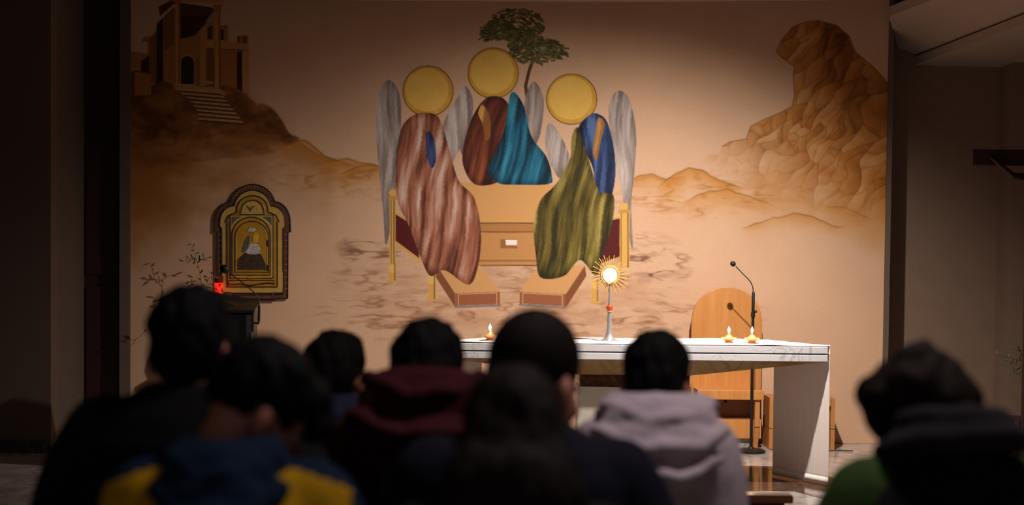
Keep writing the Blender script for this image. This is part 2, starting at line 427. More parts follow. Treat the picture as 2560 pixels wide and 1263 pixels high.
ridge([(2060, 520), (2110, 512), (2150, 530), (2190, 550)], 12, OC, .5, .5, 47)
wisps(900, 450, 230, 60, OM, .55, 51); wisps(1760, 490, 300, 70, OM, .5, 52); wisps(760, 430, 160, 60, OM, .4, 53)
wisps(1500, 790, 460, 70, C(120, 72, 44), .55, 54); wisps(1050, 790, 330, 80, C(120, 72, 44), .5, 55)
wisps(930, 625, 100, 44, C(96, 58, 40), .75, 56, 40, 10); wisps(1630, 660, 110, 85, C(96, 58, 40), .75, 57, 40, 11)
wisps(1280, 700, 110, 60, C(130, 80, 50), .6, 58); wisps(940, 700, 130, 70, C(120, 72, 44), .45, 59)
wash(1280, 740, 480, 110, C(170, 112, 76), .45, 60, 50, 16, .4, 3)

# ---- rock on the right
T6 = lambda pts: [(1640 + x / 3.007, y / 3.007) for x, y in pts]
rock = T6([(60, 1420), (180, 1290), (270, 1240), (400, 1160), (470, 1165), (500, 1100), (560, 1065), (680, 1045), (710, 950), (830, 890), (930, 850), (1020, 800), (1040, 720),
           (1035, 640), (1030, 560), (1040, 500), (940, 430), (905, 390), (930, 330), (960, 280), (1030, 200), (1120, 165), (1220, 155), (1360, 190), (1450, 270), (1500, 390),
           (1620, 490), (1700, 570), (1760, 650), (1760, 1700), (1300, 1700), (500, 1560)])
sl, m = pmask(rock)
h, w = m.shape
X, Y = np.meshgrid(np.arange(w), np.arange(h))
wx = X + (fbm(h, w, 40, 40, 71, 2) - .5) * 30; wy = Y + (fbm(h, w, 40, 40, 72, 2) - .5) * 30
# slanted boulders: cells stretched along the fall of the slope
ca, sa = cos(-.85), sin(-.85)
P = np.random.default_rng(9).random((230, 2)) * [w, h]
u1 = (wx * ca + wy * sa); v1 = (-wx * sa + wy * ca) * 2.5
pu = P[:, 0] * ca + P[:, 1] * sa; pv = (-P[:, 0] * sa + P[:, 1] * ca) * 2.5
f1 = np.full((h, w), 1e9); f2 = np.full((h, w), 1e9); idx = np.zeros((h, w), int); du = np.zeros((h, w))
for i in range(len(P)):
    d = np.hypot(u1 - pu[i], v1 - pv[i]); nf = d < f1
    f2 = np.where(nf, f1, np.minimum(f2, d)); idx = np.where(nf, i, idx); du = np.where(nf, wx - P[i, 0] + (wy - P[i, 1]) * .6, du); f1 = np.where(nf, d, f1)
tone = np.random.default_rng(4).random(len(P))[idx]
edge = np.clip(1 - (f2 - f1) / 5.0, 0, 1)
val = .62 + .34 * (tone - .5) - du * .012 + (fbm(h, w, 12, 12, 77) - .5) * .30
xn, yn = X / w, Y / h
dark = np.exp(-(((xn - (.80 + .16 * (yn - .2))) / .085) ** 2)) * np.clip(1.25 - yn * 1.9, 0, 1)     # dark cleft along the right flank
val = np.clip(val - dark * .55 - edge * .22, 0, 1)
k = val[..., None]
colr = np.where(k < .5, C(92, 48, 12) + (C(170, 102, 36) - C(92, 48, 12)) * k * 2, C(170, 102, 36) + (C(214, 164, 112) - C(170, 102, 36)) * (k - .5) * 2)
fadeA = np.clip(1.25 - np.maximum(0, (yn - .48)) * 2.6 + (xn - .62) * 1.5, 0, 1) * np.clip((1.02 - yn) * 5, 0, 1)
fadeA = np.clip(fadeA * (.75 + .5 * fbm(h, w, 40, 24, 78)), 0, 1)
comp(sl, m * fadeA, colr, .93)
stroke(rock[5:29], 2.2, C(104, 60, 24), .55)

# ---- temple on its hill, left
T5 = lambda pts: [(320 + x / 3.007, y / 3.007) for x, y in pts]
S1, S2, S3, S4, S5 = C(198, 142, 82), C(168, 112, 56), C(136, 84, 36), C(92, 50, 18), C(50, 26, 10)
hill = T5([(0, 700), (60, 690), (180, 640), (260, 600), (420, 640), (700, 630), (860, 690), (960, 775), (1020, 780), (1100, 830), (1160, 910), (1210, 1000), (1290, 1045), (1200, 1090), (1050, 1160), (700, 1200), (300, 1240), (0, 1250)])
sl, m = pmask(hill, True, 1); h, w = m.shape
X, Y = np.meshgrid(np.arange(w), np.arange(h)); xn, yn = X / w, Y / h
n = fbm(h, w, 30, 20, 81); r2 = 1 - np.abs(fbm(h, w, 46, 22, 83) - .5) * 7
k = np.clip(.40 + (n - .5) * 1.1 - np.clip(r2, 0, 1) * .25 - .25 * np.exp(-((xn - .12) / .12) ** 2) + yn * .25, 0, 1)[..., None]
comp(sl, m * np.clip((1.0 - yn) * 2.6, 0, 1), S4 + (C(190, 126, 58) - S4) * k, .95)
def q(pts, col, a=1.): fill(T5(pts), col, a)
q([(0, 380), (160, 405), (160, 700), (0, 700)], S2); q([(98, 462), (162, 412), (162, 565), (98, 565)], S5, .9)
q([(160, 290), (216, 228), (216, 622), (165, 632)], S3); q([(214, 180), (268, 128), (268, 600), (214, 632)], S5, .95)
q([(264, 130), (400, 20), (400, 650), (264, 600)], S2); q([(268, 390), (350, 330), (350, 50), (268, 125)], S3)
q([(384, 250), (592, 150), (592, 642), (384, 642)], S2); q([(540, 220), (590, 165), (590, 640), (540, 640)], S1, .7)
q([(388, 20), (660, 60), (592, 170), (500, 268), (395, 292)], S4); q([(395, 125), (640, 110), (592, 170), (500, 268), (395, 292)], S5, .55)
q([(590, 150), (660, 60), (660, 310), (590, 300)], C(170, 124, 92)); q([(596, 192), (750, 188), (750, 306), (596, 298)], S2)
q([(598, 212), (634, 186), (634, 296), (598, 296)], S5, .7); q([(694, 222), (718, 222), (718, 302), (694, 302)], S5, .8)
q([(588, 298), (906, 326), (906, 720), (860, 695), (700, 640), (588, 604)], S3); q([(588, 298), (906, 324), (906, 372), (690, 366), (588, 356)], S1)
q([(700, 372), (822, 380), (822, 665), (700, 632)], S2); q([(820, 398), (862, 384), (862, 690), (820, 664)], S5, .85); q([(858, 382), (908, 370), (910, 716), (858, 690)], S1)
q([(820, 268), (906, 266), (906, 330), (820, 320)], S2); q([(822, 276), (838, 276), (838, 318), (822, 318)], S5, .6); q([(864, 276), (886, 276), (886, 322), (864, 322)], S5, .6)
q([(230, 52), (340, -6), (400, -6), (400, 24), (345, 30), (240, 122)], S4); q([(330, -20), (716, -20), (716, 24), (640, 26), (340, 14)], S1, .95)
q([(505, 452), (540, 436), (540, 640), (505, 640)], S3, .6)
q([(388, 642), (388, 470), (396, 428), (446, 400), (496, 428), (508, 470), (508, 642)], S1, .8)
q([(398, 632), (398, 470), (408, 436), (446, 418), (484, 436), (496, 470), (496, 632)], S5)
for x0, x1, y0, y1 in ((354, 392, 20, 640), (648, 694, 80, 684)):
    q([(x0, y0), (x1, y0), (x1, y1), (x0, y1)], S1); q([(x1 - 14, y0), (x1, y0), (x1, y1), (x1 - 14, y1)], S3, .8); q([(x0, y0), (x0 + 6, y0), (x0 + 6, y1), (x0, y1)], S3, .5)
    q([(x0 - 14, y0 - 44), (x1 + 16, y0 - 44), (x1 + 2, y0 + 14), (x0 - 2, y0 + 14)], S2); q([(x0 - 8, y1 - 14), (x1 + 8, y1 - 14), (x1 + 10, y1 + 4), (x0 - 10, y1 + 4)], S1)
q([(22, 548), (62, 534), (174, 552), (174, 712), (22, 720)], S2); q([(22, 548), (50, 540), (50, 720), (22, 720)], S4, .8); stroke(T5([(24, 548), (62, 535), (174, 552)]), 3, S4)
q([(335, 655), (400, 640), (640, 655), (730, 690), (740, 715), (420, 715)], S1, .9)
nst = 8
for i in range(nst):
    t0, t1 = i / nst, (i + .55) / nst
    lx = lambda t: np.interp(t, [0, .3, .7, 1], [345, 450, 524, 534]); rx = lambda t: 690 + 190 * t; yy = lambda t: 662 + 252 * t
    q([(lx(t0), yy(t0)), (rx(t0), yy(t0) + 26), (rx(t1), yy(t1) + 26), (lx(t1), yy(t1))], C(196, 152, 112), .95)
    q([(lx(t1), yy(t1)), (rx(t1), yy(t1) + 26), (rx((i+1)/nst), yy((i+1)/nst) + 26), (lx((i+1)/nst), yy((i+1)/nst))], S4, .9)
stroke(T5([(155, 405), (153, 320)]), 3, S3)
for a_ in range(9): stroke(T5([(150, 310), (150 + 34 * cos(a_ * .45 - .2), 300 - 26 * sin(a_ * .45 - .2)), (150 + 52 * cos(a_ * .45 - .2), 322 - 26 * sin(a_ * .45 - .2))]), 2, S3, .8)

# ---- tree
stroke([(1318, 246), (1314, 215), (1322, 180), (1332, 150), (1330, 130)], 8, C(84, 52, 28)); stroke([(1330, 150), (1345, 140), (1370, 135)], 4, C(84, 52, 28)); stroke([(1328, 140), (1310, 110), (1290, 85)], 4, C(84, 52, 28))
TR = random.Random(3)
for (cx, cy, rx, ry, n) in ((1290, 62, 68, 40, 330), (1250, 78, 48, 20, 150), (1340, 125, 66, 34, 300), (1310, 100, 40, 26, 120), (1225, 92, 22, 10, 40), (1395, 128, 22, 18, 50)):
    for i in range(n):
        a_, r_ = TR.random() * 2 * pi, math.sqrt(TR.random())
        x, y = cx + rx * r_ * cos(a_), cy + ry * r_ * sin(a_); t = TR.random(); L = 5 + 5 * TR.random(); th = TR.uniform(-.7, .7) + (pi if cos(a_) < 0 else 0)
        c = C(58, 56, 24) * (1 - t) + C(122, 118, 64) * t
        stroke([(x, y), (x + L * cos(th), y + L * .6 * sin(th) + 2)], 4.2, c, .8)

# ---- middle of the mural: a plain arrangement of draped cloths, gold discs and blocks
def drape(pts, dark, base, light, ang, seed, form=.5):
    sl, m = pmask(pts, True); h, w = m.shape
    X, Y = np.meshgrid(np.arange(w), np.arange(h)); c_, s_ = cos(ang), sin(ang)
    N = max(h, w) * 2
    big = fbm(N, N, 7, 80, seed, 4)
    U = np.clip((X * c_ + Y * s_ + N / 4 + 2.5 * np.sin(Y / 23. + seed)).astype(int), 0, N - 1); V = np.clip((-X * s_ + Y * c_ + N / 4).astype(int), 0, N - 1)
    k = (big[V, U] - .5) * 1.9 + .5 - .18 * (Y / h - .5) - .20 * (X / w - .5)
    soft = boxblur(np.pad(m, 12), 9)[12:-12, 12:-12]
    k = np.clip(k - (1 - np.clip(soft * 1.15, 0, 1)) * form * 1.4, 0, 1)[..., None]
    col = np.where(k < .5, dark + (base - dark) * k * 2, base + (light - base) * (k - .5) * 2)
    comp(sl, m, col)
def lobe(pts, seed): drape(pts, C(120, 104, 98), C(168, 152, 144), C(200, 186, 178), .0, seed, .35)
lobe([(974, 200), (948, 230), (940, 320), (948, 430), (958, 530), (964, 612), (978, 560), (992, 440), (1002, 330), (1000, 240)], 101)
lobe([(1150, 240), (1166, 280), (1150, 370), (1110, 430), (1090, 390), (1112, 300)], 102)
lobe([(1160, 214), (1182, 250), (1176, 330), (1158, 390), (1142, 330), (1144, 250)], 103)
lobe([(1334, 204), (1358, 245), (1352, 330), (1330, 370), (1312, 320), (1312, 250)], 104)
lobe([(1374, 308), (1402, 340), (1424, 400), (1404, 448), (1376, 410), (1362, 350)], 105)
lobe([(1542, 228), (1572, 246), (1590, 330), (1586, 430), (1578, 510), (1582, 622), (1566, 560), (1548, 440), (1528, 340), (1522, 270)], 106)
# block, platforms
fill([(1130, 456), (1392, 462), (1372, 556), (1160, 556)], C(206, 152, 92)); fill([(1160, 556), (1372, 556), (1372, 582), (1160, 582)], C(172, 118, 68)); fill([(1168, 582), (1364, 582), (1364, 664), (1168, 664)], C(190, 134, 80))
stroke([(1160, 558), (1372, 558)], 3, C(120, 76, 40)); stroke([(1160, 580), (1372, 580)], 3, C(120, 76, 40)); stroke([(1168, 652), (1364, 652)], 4, C(150, 100, 58)); stroke([(1168, 664), (1364, 664)], 3, C(110, 70, 40))
fill([(1251, 598), (1293, 598), (1293, 621), (1251, 621)], C(150, 98, 58)); fill([(1264, 600), (1293, 600), (1293, 613), (1264, 613)], C(238, 226, 214))
def platform(top, front, side):
    fill(side, C(128, 74, 44)); fill(top, C(204, 150, 96)); fill(front, C(150, 88, 58))
    c = np.mean(np.array(front), axis=0); ins = [tuple(c + (np.array(p) - c) * .86) for p in front]
    stroke(ins + ins[:1], 2, C(208, 160, 118)); stroke(list(front[2:4]), 5, C(126, 118, 118))
platform([(1092, 664), (1200, 664), (1250, 730), (1138, 734)], [(1138, 734), (1250, 730), (1250, 764), (1138, 768)], [(1092, 664), (1138, 734), (1138, 768), (1090, 694)])
platform([(1346, 664), (1462, 664), (1414, 736), (1299, 730)], [(1299, 730), (1414, 736), (1414, 770), (1299, 762)], [(1462, 664), (1466, 690), (1414, 770), (1414, 736)])
# gilt posts and red panels at the sides
fill([(988, 530), (1042, 560), (1048, 650), (988, 606)], C(84, 22, 22)); stroke([(988, 532), (1044, 566)], 6, C(206, 160, 84)); stroke([(988, 606), (1050, 652)], 8, C(206, 160, 84))
fill([(1520, 548), (1552, 542), (1552, 640), (1500, 660)], C(84, 22, 22)); stroke([(1552, 543), (1520, 550)], 5, C(206, 160, 84))
for x0, x1, y0, y1 in ((974, 989, 494, 662), (1549, 1574, 528, 668)):
    fill([(x0, y0), (x1, y0), (x1, y1), (x0, y1)], C(212, 164, 84)); stroke([(x0 + 4, y0), (x0 + 4, y1)], 2, C(122, 80, 34)); stroke([(x1 - 4, y0), (x1 - 4, y1)], 3, C(122, 80, 34))
    xm = (x0 + x1) / 2; disc(xm, y0 - 12, 9, C(212, 164, 84)); fill([(x0 - 3, y0 - 4), (x1 + 3, y0 - 4), (x1 + 3, y0 + 5), (x0 - 3, y0 + 5)], C(190, 140, 66))
for xm, y0, y1 in ((981, 660, 706), (1080, 688, 752), (1488, 700, 758)):
    fill([(xm - 9, y0), (xm + 9, y0), (xm + 9, y1 - 8), (xm + 16, y1), (xm - 16, y1), (xm - 9, y1 - 8)], C(206, 156, 78)); disc(xm, y0 + 12, 11, C(220, 174, 96)); stroke([(xm + 6, y0), (xm + 6, y1 - 6)], 3, C(132, 88, 40))
# discs
for i, (cx, cy) in enumerate(((1070, 228), (1233, 183), (1429, 248))):
    disc(cx, cy, 64, C(96, 62, 22)); disc(cx, cy, 62, C(196, 146, 50)); disc(cx - 2, cy - 3, 54, C(222, 174, 80))
    sl, m = pmask([(cx + 60 * cos(t * pi / 20), cy + 60 * sin(t * pi / 20)) for t in range(40)]); comp(sl, m * np.clip((fbm(*m.shape, 16, 16, 120 + i) - .35) * 1.5, 0, 1), C(232, 190, 104), .6)
# cloths
drape([(1066, 282), (1098, 296), (1122, 370), (1146, 450), (1186, 496), (1202, 580), (1196, 660), (1172, 712), (1112, 676), (1076, 690), (1050, 640), (1020, 560), (994, 500), (990, 400), (1004, 320), (1034, 288)], C(84, 42, 28), C(158, 96, 72), C(206, 172, 158), .12, 110)
drape([(1066, 330), (1084, 345), (1090, 400), (1078, 420), (1066, 380)], C(30, 36, 70), C(58, 72, 120), C(96, 110, 150), 0, 111)
drape([(1232, 240), (1268, 256), (1290, 330), (1262, 400), (1250, 452), (1190, 462), (1160, 420), (1158, 370), (1178, 300), (1204, 256)], C(44, 16, 10), C(94, 42, 26), C(140, 74, 44), .3, 112)
drape([(1206, 262), (1224, 290), (1226, 340), (1214, 350), (1206, 310), (1196, 284)], C(140, 84, 36), C(206, 156, 82), C(240, 206, 140), .1, 113)
drape([(1278, 232), (1308, 262), (1328, 340), (1366, 392), (1380, 440), (1372, 460), (1300, 462), (1246, 458), (1220, 426), (1240, 380), (1262, 320)], C(8, 36, 52), C(22, 86, 112), C(54, 134, 158), .2, 114)
drape([(1492, 284), (1520, 310), (1538, 400), (1534, 470), (1512, 530), (1490, 500), (1482, 420), (1452, 360), (1446, 320), (1468, 292)], C(14, 20, 42), C(36, 52, 92), C(82, 104, 150), .0, 115)
drape([(1446, 320), (1430, 340), (1424, 400), (1390, 460), (1352, 500), (1334, 560), (1340, 640), (1352, 694), (1410, 690), (1450, 650), (1490, 690), (1506, 640), (1530, 560), (1534, 490), (1500, 480), (1484, 440), (1466, 380)], C(46, 38, 10), C(106, 90, 34), C(164, 146, 78), .18, 116)
drape([(1496, 294), (1512, 310), (1500, 360), (1492, 400), (1482, 380), (1488, 330)], C(150, 100, 50), C(214, 170, 104), C(244, 214, 156), .1, 117)
A = np.clip(A, 0, 1)
lin = np.where(A <= .04045, A / 12.92, ((A + .055) / 1.055) ** 2.4)
xs = XL + np.arange(NX) * ST; zs = ZT - np.arange(NZ) * ST
xs[-1] = XR - .001; zs[-1] = .002; zs[0] = ZT - .002
co = np.zeros((NZ, NX, 3), np.float32); co[..., 0] = xs[None, :]; co[..., 1] = YW; co[..., 2] = zs[:, None]
ii = (np.arange(NZ - 1)[:, None] * NX + np.arange(NX - 1)[None, :]).ravel()
quads = np.stack([ii, ii + NX, ii + NX + 1, ii + 1], 1).astype(np.int32)
me = bpy.data.meshes.new('mural')
me.vertices.add(NX * NZ); me.vertices.foreach_set('co', co.ravel())
me.loops.add(quads.size); me.loops.foreach_set('vertex_index', quads.ravel())
me.polygons.add(len(quads)); me.polygons.foreach_set('loop_start', np.arange(len(quads), dtype=np.int32) * 4)
me.update(calc_edges=True)
ca_ = me.color_attributes.new('paint', 'FLOAT_COLOR', 'POINT')
rgba = np.ones((NZ, NX, 4), np.float32); rgba[..., :3] = lin; ca_.data.foreach_set('color', rgba.ravel())
mm, nt, bs = newmat('mural_paint')
at_ = nt.nodes.new('ShaderNodeAttribute'); at_.attribute_name = 'paint'
tcn = nt.nodes.new('ShaderNodeTexCoord'); nz = nt.nodes.new('ShaderNodeTexNoise'); nz.inputs['Scale'].default_value = 55; nz.inputs['Detail'].default_value = 4
nt.links.new(tcn.outputs['Object'], nz.inputs['Vector'])
mr = nt.nodes.new('ShaderNodeMapRange'); mr.inputs[3].default_value = .93; mr.inputs[4].default_value = 1.07; nt.links.new(nz.outputs['Fac'], mr.inputs[0])
mx = nt.nodes.new('ShaderNodeVectorMath'); mx.operation = 'SCALE'; nt.links.new(at_.outputs['Color'], mx.inputs[0]); nt.links.new(mr.outputs[0], mx.inputs['Scale'])
nt.links.new(mx.outputs[0], bs.inputs['Base Color']); bs.inputs['Roughness'].default_value = .75; bs.inputs['Specular IOR Level'].default_value = .25
me.materials.append(mm)
mo = bpy.data.objects.new('mural', me); COL.objects.link(mo)
tag(mo, 'large sepia mural of rocks, hilltop temple and draped colours covering the wall', 'mural')
# ------------------------------------------------------------------ altar
YA = 10.04
ax0, ax1 = at(1100, 868, YA).x, at(2070, 868, YA).x
YB = 10.62
ai = .335                                            # how far the ends draw in towards the back
def plan(o=0., z=0.):
    return [(ax0 - o, YA - o, z), (ax1 + o, YA - o, z), (ax1 - ai + o, YB + o, z), (ax0 + ai - o, YB + o, z)]
alt = thing('altar', 'white marble altar table on an ochre marble pedestal before the mural', 'altar', ((ax0 + ax1) / 2, 10.33, 0))
ZA = 1.0
def lev(z, o=0.): return plan(o, z)
MB().prism(lev(ZA - .049), lev(ZA)).build('top_slab', M['marble'], alt, bevel=.003)
MB().prism(lev(ZA - .058, -.012), lev(ZA - .049, -.012)).build('joint', M['joint'], alt)
MB().prism(lev(ZA - .106), lev(ZA - .058)).build('lower_slab', M['marble'], alt, bevel=.003)
bx0, bx1 = at(1447, 950, 10.2).x, at(1722, 950, 10.2).x
zb = ZA - .106
zn = at(1600, 938, 10.12).z
MB().prism([(bx0, 10.12, zn), (bx1, 10.12, zn), (bx1, 10.5, zn), (bx0, 10.5, zn)], lev(zb, -.002)).build('sloped_support', M['ochre_marble'], alt)
zk = at(1600, 968, 10.14).z
MB().b2((bx0 + .002, 10.14, zk), (bx1 - .002, 10.48, zn)).build('neck', M['brown_neck'], alt)
MB().b2((bx0 - .01, 10.13, 0), (bx1 + .01, 10.49, zk)).build('pedestal', M['base_marble'], alt, bevel=.004)
# linen: lies on the slab and falls to the floor at both ends
m, nt, b = newmat('white_linen'); N = nt.nodes; L = nt.links
b.inputs['Base Color'].default_value = srgb(238, 222, 214); b.inputs['Roughness'].default_value = .85
b.inputs['Sheen Weight'].default_value = .2
tcn = N.new('ShaderNodeTexCoord'); wv = N.new('ShaderNodeTexNoise'); wv.inputs['Scale'].default_value = 400
L.new(tcn.outputs['Object'], wv.inputs['Vector']); bp = N.new('ShaderNodeBump'); bp.inputs['Strength'].default_value = .06; L.new(wv.outputs['Fac'], bp.inputs['Height']); L.new(bp.outputs[0], b.inputs['Normal'])
M['linen'] = m
cl = thing('altar_cloth', 'white linen cloth over the altar, hanging to the floor at its ends', 'cloth', ((ax0 + ax1) / 2, 10.33, 1.0))
mb = MB(); nx, ny = 90, 8; vs_ = []; fs = []
for j in range(ny + 1):
    for i in range(nx + 1):
        v = j / ny; u = i / nx
        x0 = ax0 + ai * v - .012; x1 = ax1 - ai * v + .014
        x = x0 + (x1 - x0) * u; y = YA + .006 + (YB - YA - .02) * v
        z = ZA + .004 + .010 * max(0, mnoise.noise(Vector((x * 4, y * 9, 1)))) + (.016 if j == ny else 0) * (.5 + .5 * mnoise.noise(Vector((x * 3, 0, 5)))) + .006 * v
        vs_.append((x, y, z))
for j in range(ny):
    for i in range(nx): fs.append((j*(nx+1)+i, j*(nx+1)+i+1, (j+1)*(nx+1)+i+1, (j+1)*(nx+1)+i))
mb.add(vs_, fs)
o = mb.build('cloth_top', M['linen'], cl, smooth=True); s = o.modifiers.new('thick', 'SOLIDIFY'); s.thickness = .006; s.offset = 1
for sgn, (xa, xb) in ((1, (ax1 + .012, ax1 - ai + .012)), (-1, (ax0 - .012, ax0 + ai - .012))):
    mb = MB(); vs_ = []; fs = []; nu, nz_ = 240, 14
    d = Vector((xb - xa, YB - .02 - YA, 0)); n = Vector((d.y, -d.x, 0)).normalized() * sgn
    for k in range(nz_ + 1):
        for i in range(nu + 1):
            u = i / nu; t = k / nz_
            fold = (.5 * sin(u * 60 + 2 * sin(u * 9)) + .35 * sin(u * 137 + 1.3)) * .0030 * (.25 + t)
            p = Vector((xa, YA + .006, 0)) + d * u * 0.90 + n * (.006 + fold + .006 * t)
            vs_.append((p.x, p.y, ZA + .012 - (ZA - .004) * t))
    for k in range(nz_):
        for i in range(nu): fs.append((k*(nu+1)+i, k*(nu+1)+i+1, (k+1)*(nu+1)+i+1, (k+1)*(nu+1)+i))
    mb.add(vs_, fs); o = mb.build('cloth_drop', M['linen'], cl, smooth=True); s = o.modifiers.new('thick', 'SOLIDIFY'); s.thickness = .002
    hm = MB(); ve = [(v[0], v[1], v[2]) for v in vs_[-(nu + 1):]]; up = [(v[0], v[1], v[2] + .055) for v in vs_[-(nu + 1):]]
    hm.add([(v[0] - n.x * .003, v[1] - n.y * .003, v[2]) for v in ve + up], [(i, i + 1, nu + 2 + i, nu + 1 + i) for i in range(nu)])
    h = hm.build('hem', M['linen'], o, smooth=True); s = h.modifiers.new('thick', 'SOLIDIFY'); s.thickness = .002
# little hanging corner of the linen
# ------------------------------------------------------------------ monstrance
YM = 10.30; ZC = ZA + .014
mc = at(1525, 688, YM); ms = F / YM; mx0 = mc.x
mon = thing('monstrance', 'gilded sunburst monstrance with a glowing white centre on the altar', 'monstrance', (mx0, YM, ZC))
zr = at(1525, 770, YM).z
MB().lathe((mx0, YM, 0), [(.075, ZC), (.075, ZC + .003), (.05, ZC + .010), (.032, ZC + .028), (.022, ZC + .055), (.017, ZC + .10), (.0135, zr - .028)], 40).build('foot', M['silver'], mon, smooth=True)
MB().lathe((mx0, YM, 0), [(.016, zr - .030), (.019, zr - .027), (.019, zr - .021), (.015, zr - .018)], 28).build('collar', M['gold'], mon, smooth=True)
MB().lathe((mx0, YM, 0), [(.014, zr - .020), (.0215, zr - .012), (.0235, zr), (.021, zr + .012), (.014, zr + .020)], 32).build('knob', M['red_enamel'], mon, smooth=True)
MB().lathe((mx0, YM, 0), [(.0105, zr + .018), (.0085, zr + .05), (.006, mc.z - .062)], 24).build('stem', M['silver'], mon, smooth=True)
ring = [(mc.x + .0655 * cos(t * pi / 24), YM, mc.z + .0655 * sin(t * pi / 24)) for t in range(48)]
MB().tube(ring, .006, 10, True).build('ring', M['gold'], mon, smooth=True)
def ydisc(c, r, y0, y1, n=48):
    return MB().extrude_y([(c.x + r * cos(t * 2 * pi / n), c.z + r * sin(t * 2 * pi / n)) for t in range(n)], y0, y1)
ydisc(mc, .062, YM + .002, YM + .010).build('backing', M['gold'], mon)
ydisc(mc, .051, YM - .008, YM + .001).build('host', M['host'], mon)
MB().tube([(mc.x - .03, YM - .010, mc.z - .046), (mc.x, YM - .012, mc.z - .058), (mc.x + .03, YM - .010, mc.z - .046)], .004, 8).build('crescent_holder', M['gold'], mon, smooth=True)
nr = 48; rr = random.Random(2)
for k in range(nr):
    a = 2 * pi * (k + .5) / nr; L1 = (.142, .128, .148, .122)[k % 4] + rr.uniform(-.004, .004)
    d = Vector((cos(a), 0, sin(a))); c = Vector((mc.x, YM + (.004 if k % 2 else -.002), mc.z))
    MB().tube([c + d * .066, c + d * L1], [.0022, .0034], 6).build('ray', M['gold'], mon)
# ------------------------------------------------------------------ oil lamps
def oil_lamp(px, py, label, handle):
    p = at(px, py, 10.22); x, y = p.x, 10.22; z = ZA + .016
    t = thing('oil_lamp', label, 'lamp', (x, y, z), group=None)
    MB().lathe((x, y, z), [(.030, 0), (.032, .004), (.024, .008), (.020, .012)], 32).build('foot', M['copper'], t, smooth=True)
    MB().lathe((x, y, z), [(.020, .011), (.040, .018), (.050, .026), (.056, .034), (.054, .036), (.040, .031)], 40).build('bowl', M['copper'], t, smooth=True)
    MB().lathe((x, y, z), [(.044, .033), (.034, .038), (.022, .047), (.013, .058), (.010, .064)], 36).build('lid', M['copper'], t, smooth=True)
    MB().lathe((x, y, z), [(.009, .063), (.014, .065), (.014, .068), (.008, .070), (.003, .074)], 24).build('wick_holder', M['copper'], t, smooth=True)
    fz = z + .070
    MB().lathe((x, y, fz), [(.001, 0), (.007, .006), (.0105, .016), (.009, .026), (.004, .038), (.0008, .046)], 20).build('flame', M['flame'], t, smooth=True)
    if handle:
        c = Vector((x + .062, y, z + .028))
        MB().tube([c + Vector((.011 * cos(k * pi / 8), 0, .011 * sin(k * pi / 8))) for k in range(16)], .0028, 8, True).build('handle', M['copper'], t, smooth=True)
    l = bpy.data.lights.new('flame_light', 'POINT'); l.energy = .22; l.color = (1, .58, .28); l.shadow_soft_size = .012
    lo_ = bpy.data.objects.new('flame_light', l); COL.objects.link(lo_); lo_.location = (x, y - .03, fz + .03)
oil_lamp(1225, 850, 'burning brass oil lamp with ring handle, alone at one end of the altar', True)
oil_lamp(1822, 855, 'burning brass oil lamp between the monstrance and another oil lamp', False)
oil_lamp(1880, 855, 'burning brass oil lamp at the end of the pair, in front of the microphone stand', False)

# ------------------------------------------------------------------ presider's chair
YC = 12.42                                        # front face of the backrest
cxl, cxr = at(1729, 900, YC).x, at(1903, 900, YC).x; ctop = at(1815, 718, YC).z; chw = (cxr - cxl) / 2; ccx = (cxl + cxr) / 2
ch = thing('armchair', 'honey wood chair with a tall arched back against the mural', 'chair', (ccx, 12.3, 0))
pts = [(cxl - .004, .08), (cxr + .004, .08), (cxr + .004, ctop - chw * .95)]
pts += [(ccx + chw * cos(t * pi / 28), ctop - chw * .95 + chw * .95 * sin(t * pi / 28)) for t in range(1, 28)] + [(cxl - .004, ctop - chw * .95)]
MB().extrude_y(pts, YC, YC + .045).build('backrest', M['honey'], ch, bevel=.004)
zs1, zs0 = at(1800, 974, 12.2).z, at(1800, 998, 12.2).z
MB().b2((cxl + .02, 12.14, zs0), (cxr - .02, YC, zs1)).build('seat', M['honey'], ch, bevel=.006)
zp = at(1800, 1049, 12.2).z
MB().b2((cxl + .03, 12.30, zp - .02), (cxr - .03, 12.33, zs0)).build('recessed_panel', M['honey_shaded'], ch)
MB().b2((cxl + .03, 12.20, .085), (cxr - .03, 12.24, zp)).build('front_panel', M['honey'], ch, bevel=.003)
MB().b2((cxl + .05, 12.24, .0), (cxr - .05, 12.40, .084)).build('plinth', M['grey_marble'], ch)
lk = at(1814, 1001, 12.28)
MB().tube([(lk.x, 12.285, lk.z - .012), (lk.x, 12.302, lk.z - .012)], .014, 16).build('lock', M['bronze'], ch, smooth=True)
za = at(1895, 918, 12.2).z; zsp = at(1895, 1068, 12.2).z
for side, xa in (('l', at(1716, 1000, 12.2).x), ('r', at(1886, 1000, 12.2).x)):
    xb = xa + .042
    sp = MB().b2((xa, 12.16, zsp + .004), (xb, YC - .001, za)).build('side_panel', M['oak'], ch, bevel=.004)
    MB().b2((xa + .003, 12.165, zsp - .004), (xb - .003, YC - .006, zsp + .004)).build('joint_strip', M['dark_wood'], sp)
    MB().prism([(xa - .008, 12.20, 0), (xb - .008, 12.20, 0), (xb - .008, YC - .03, 0), (xa - .008, YC - .03, 0)],
               [(xa, 12.16, zsp - .004), (xb, 12.16, zsp - .004), (xb, YC - .001, zsp - .004), (xa, YC - .001, zsp - .004)]).build('foot', M['oak'], ch)
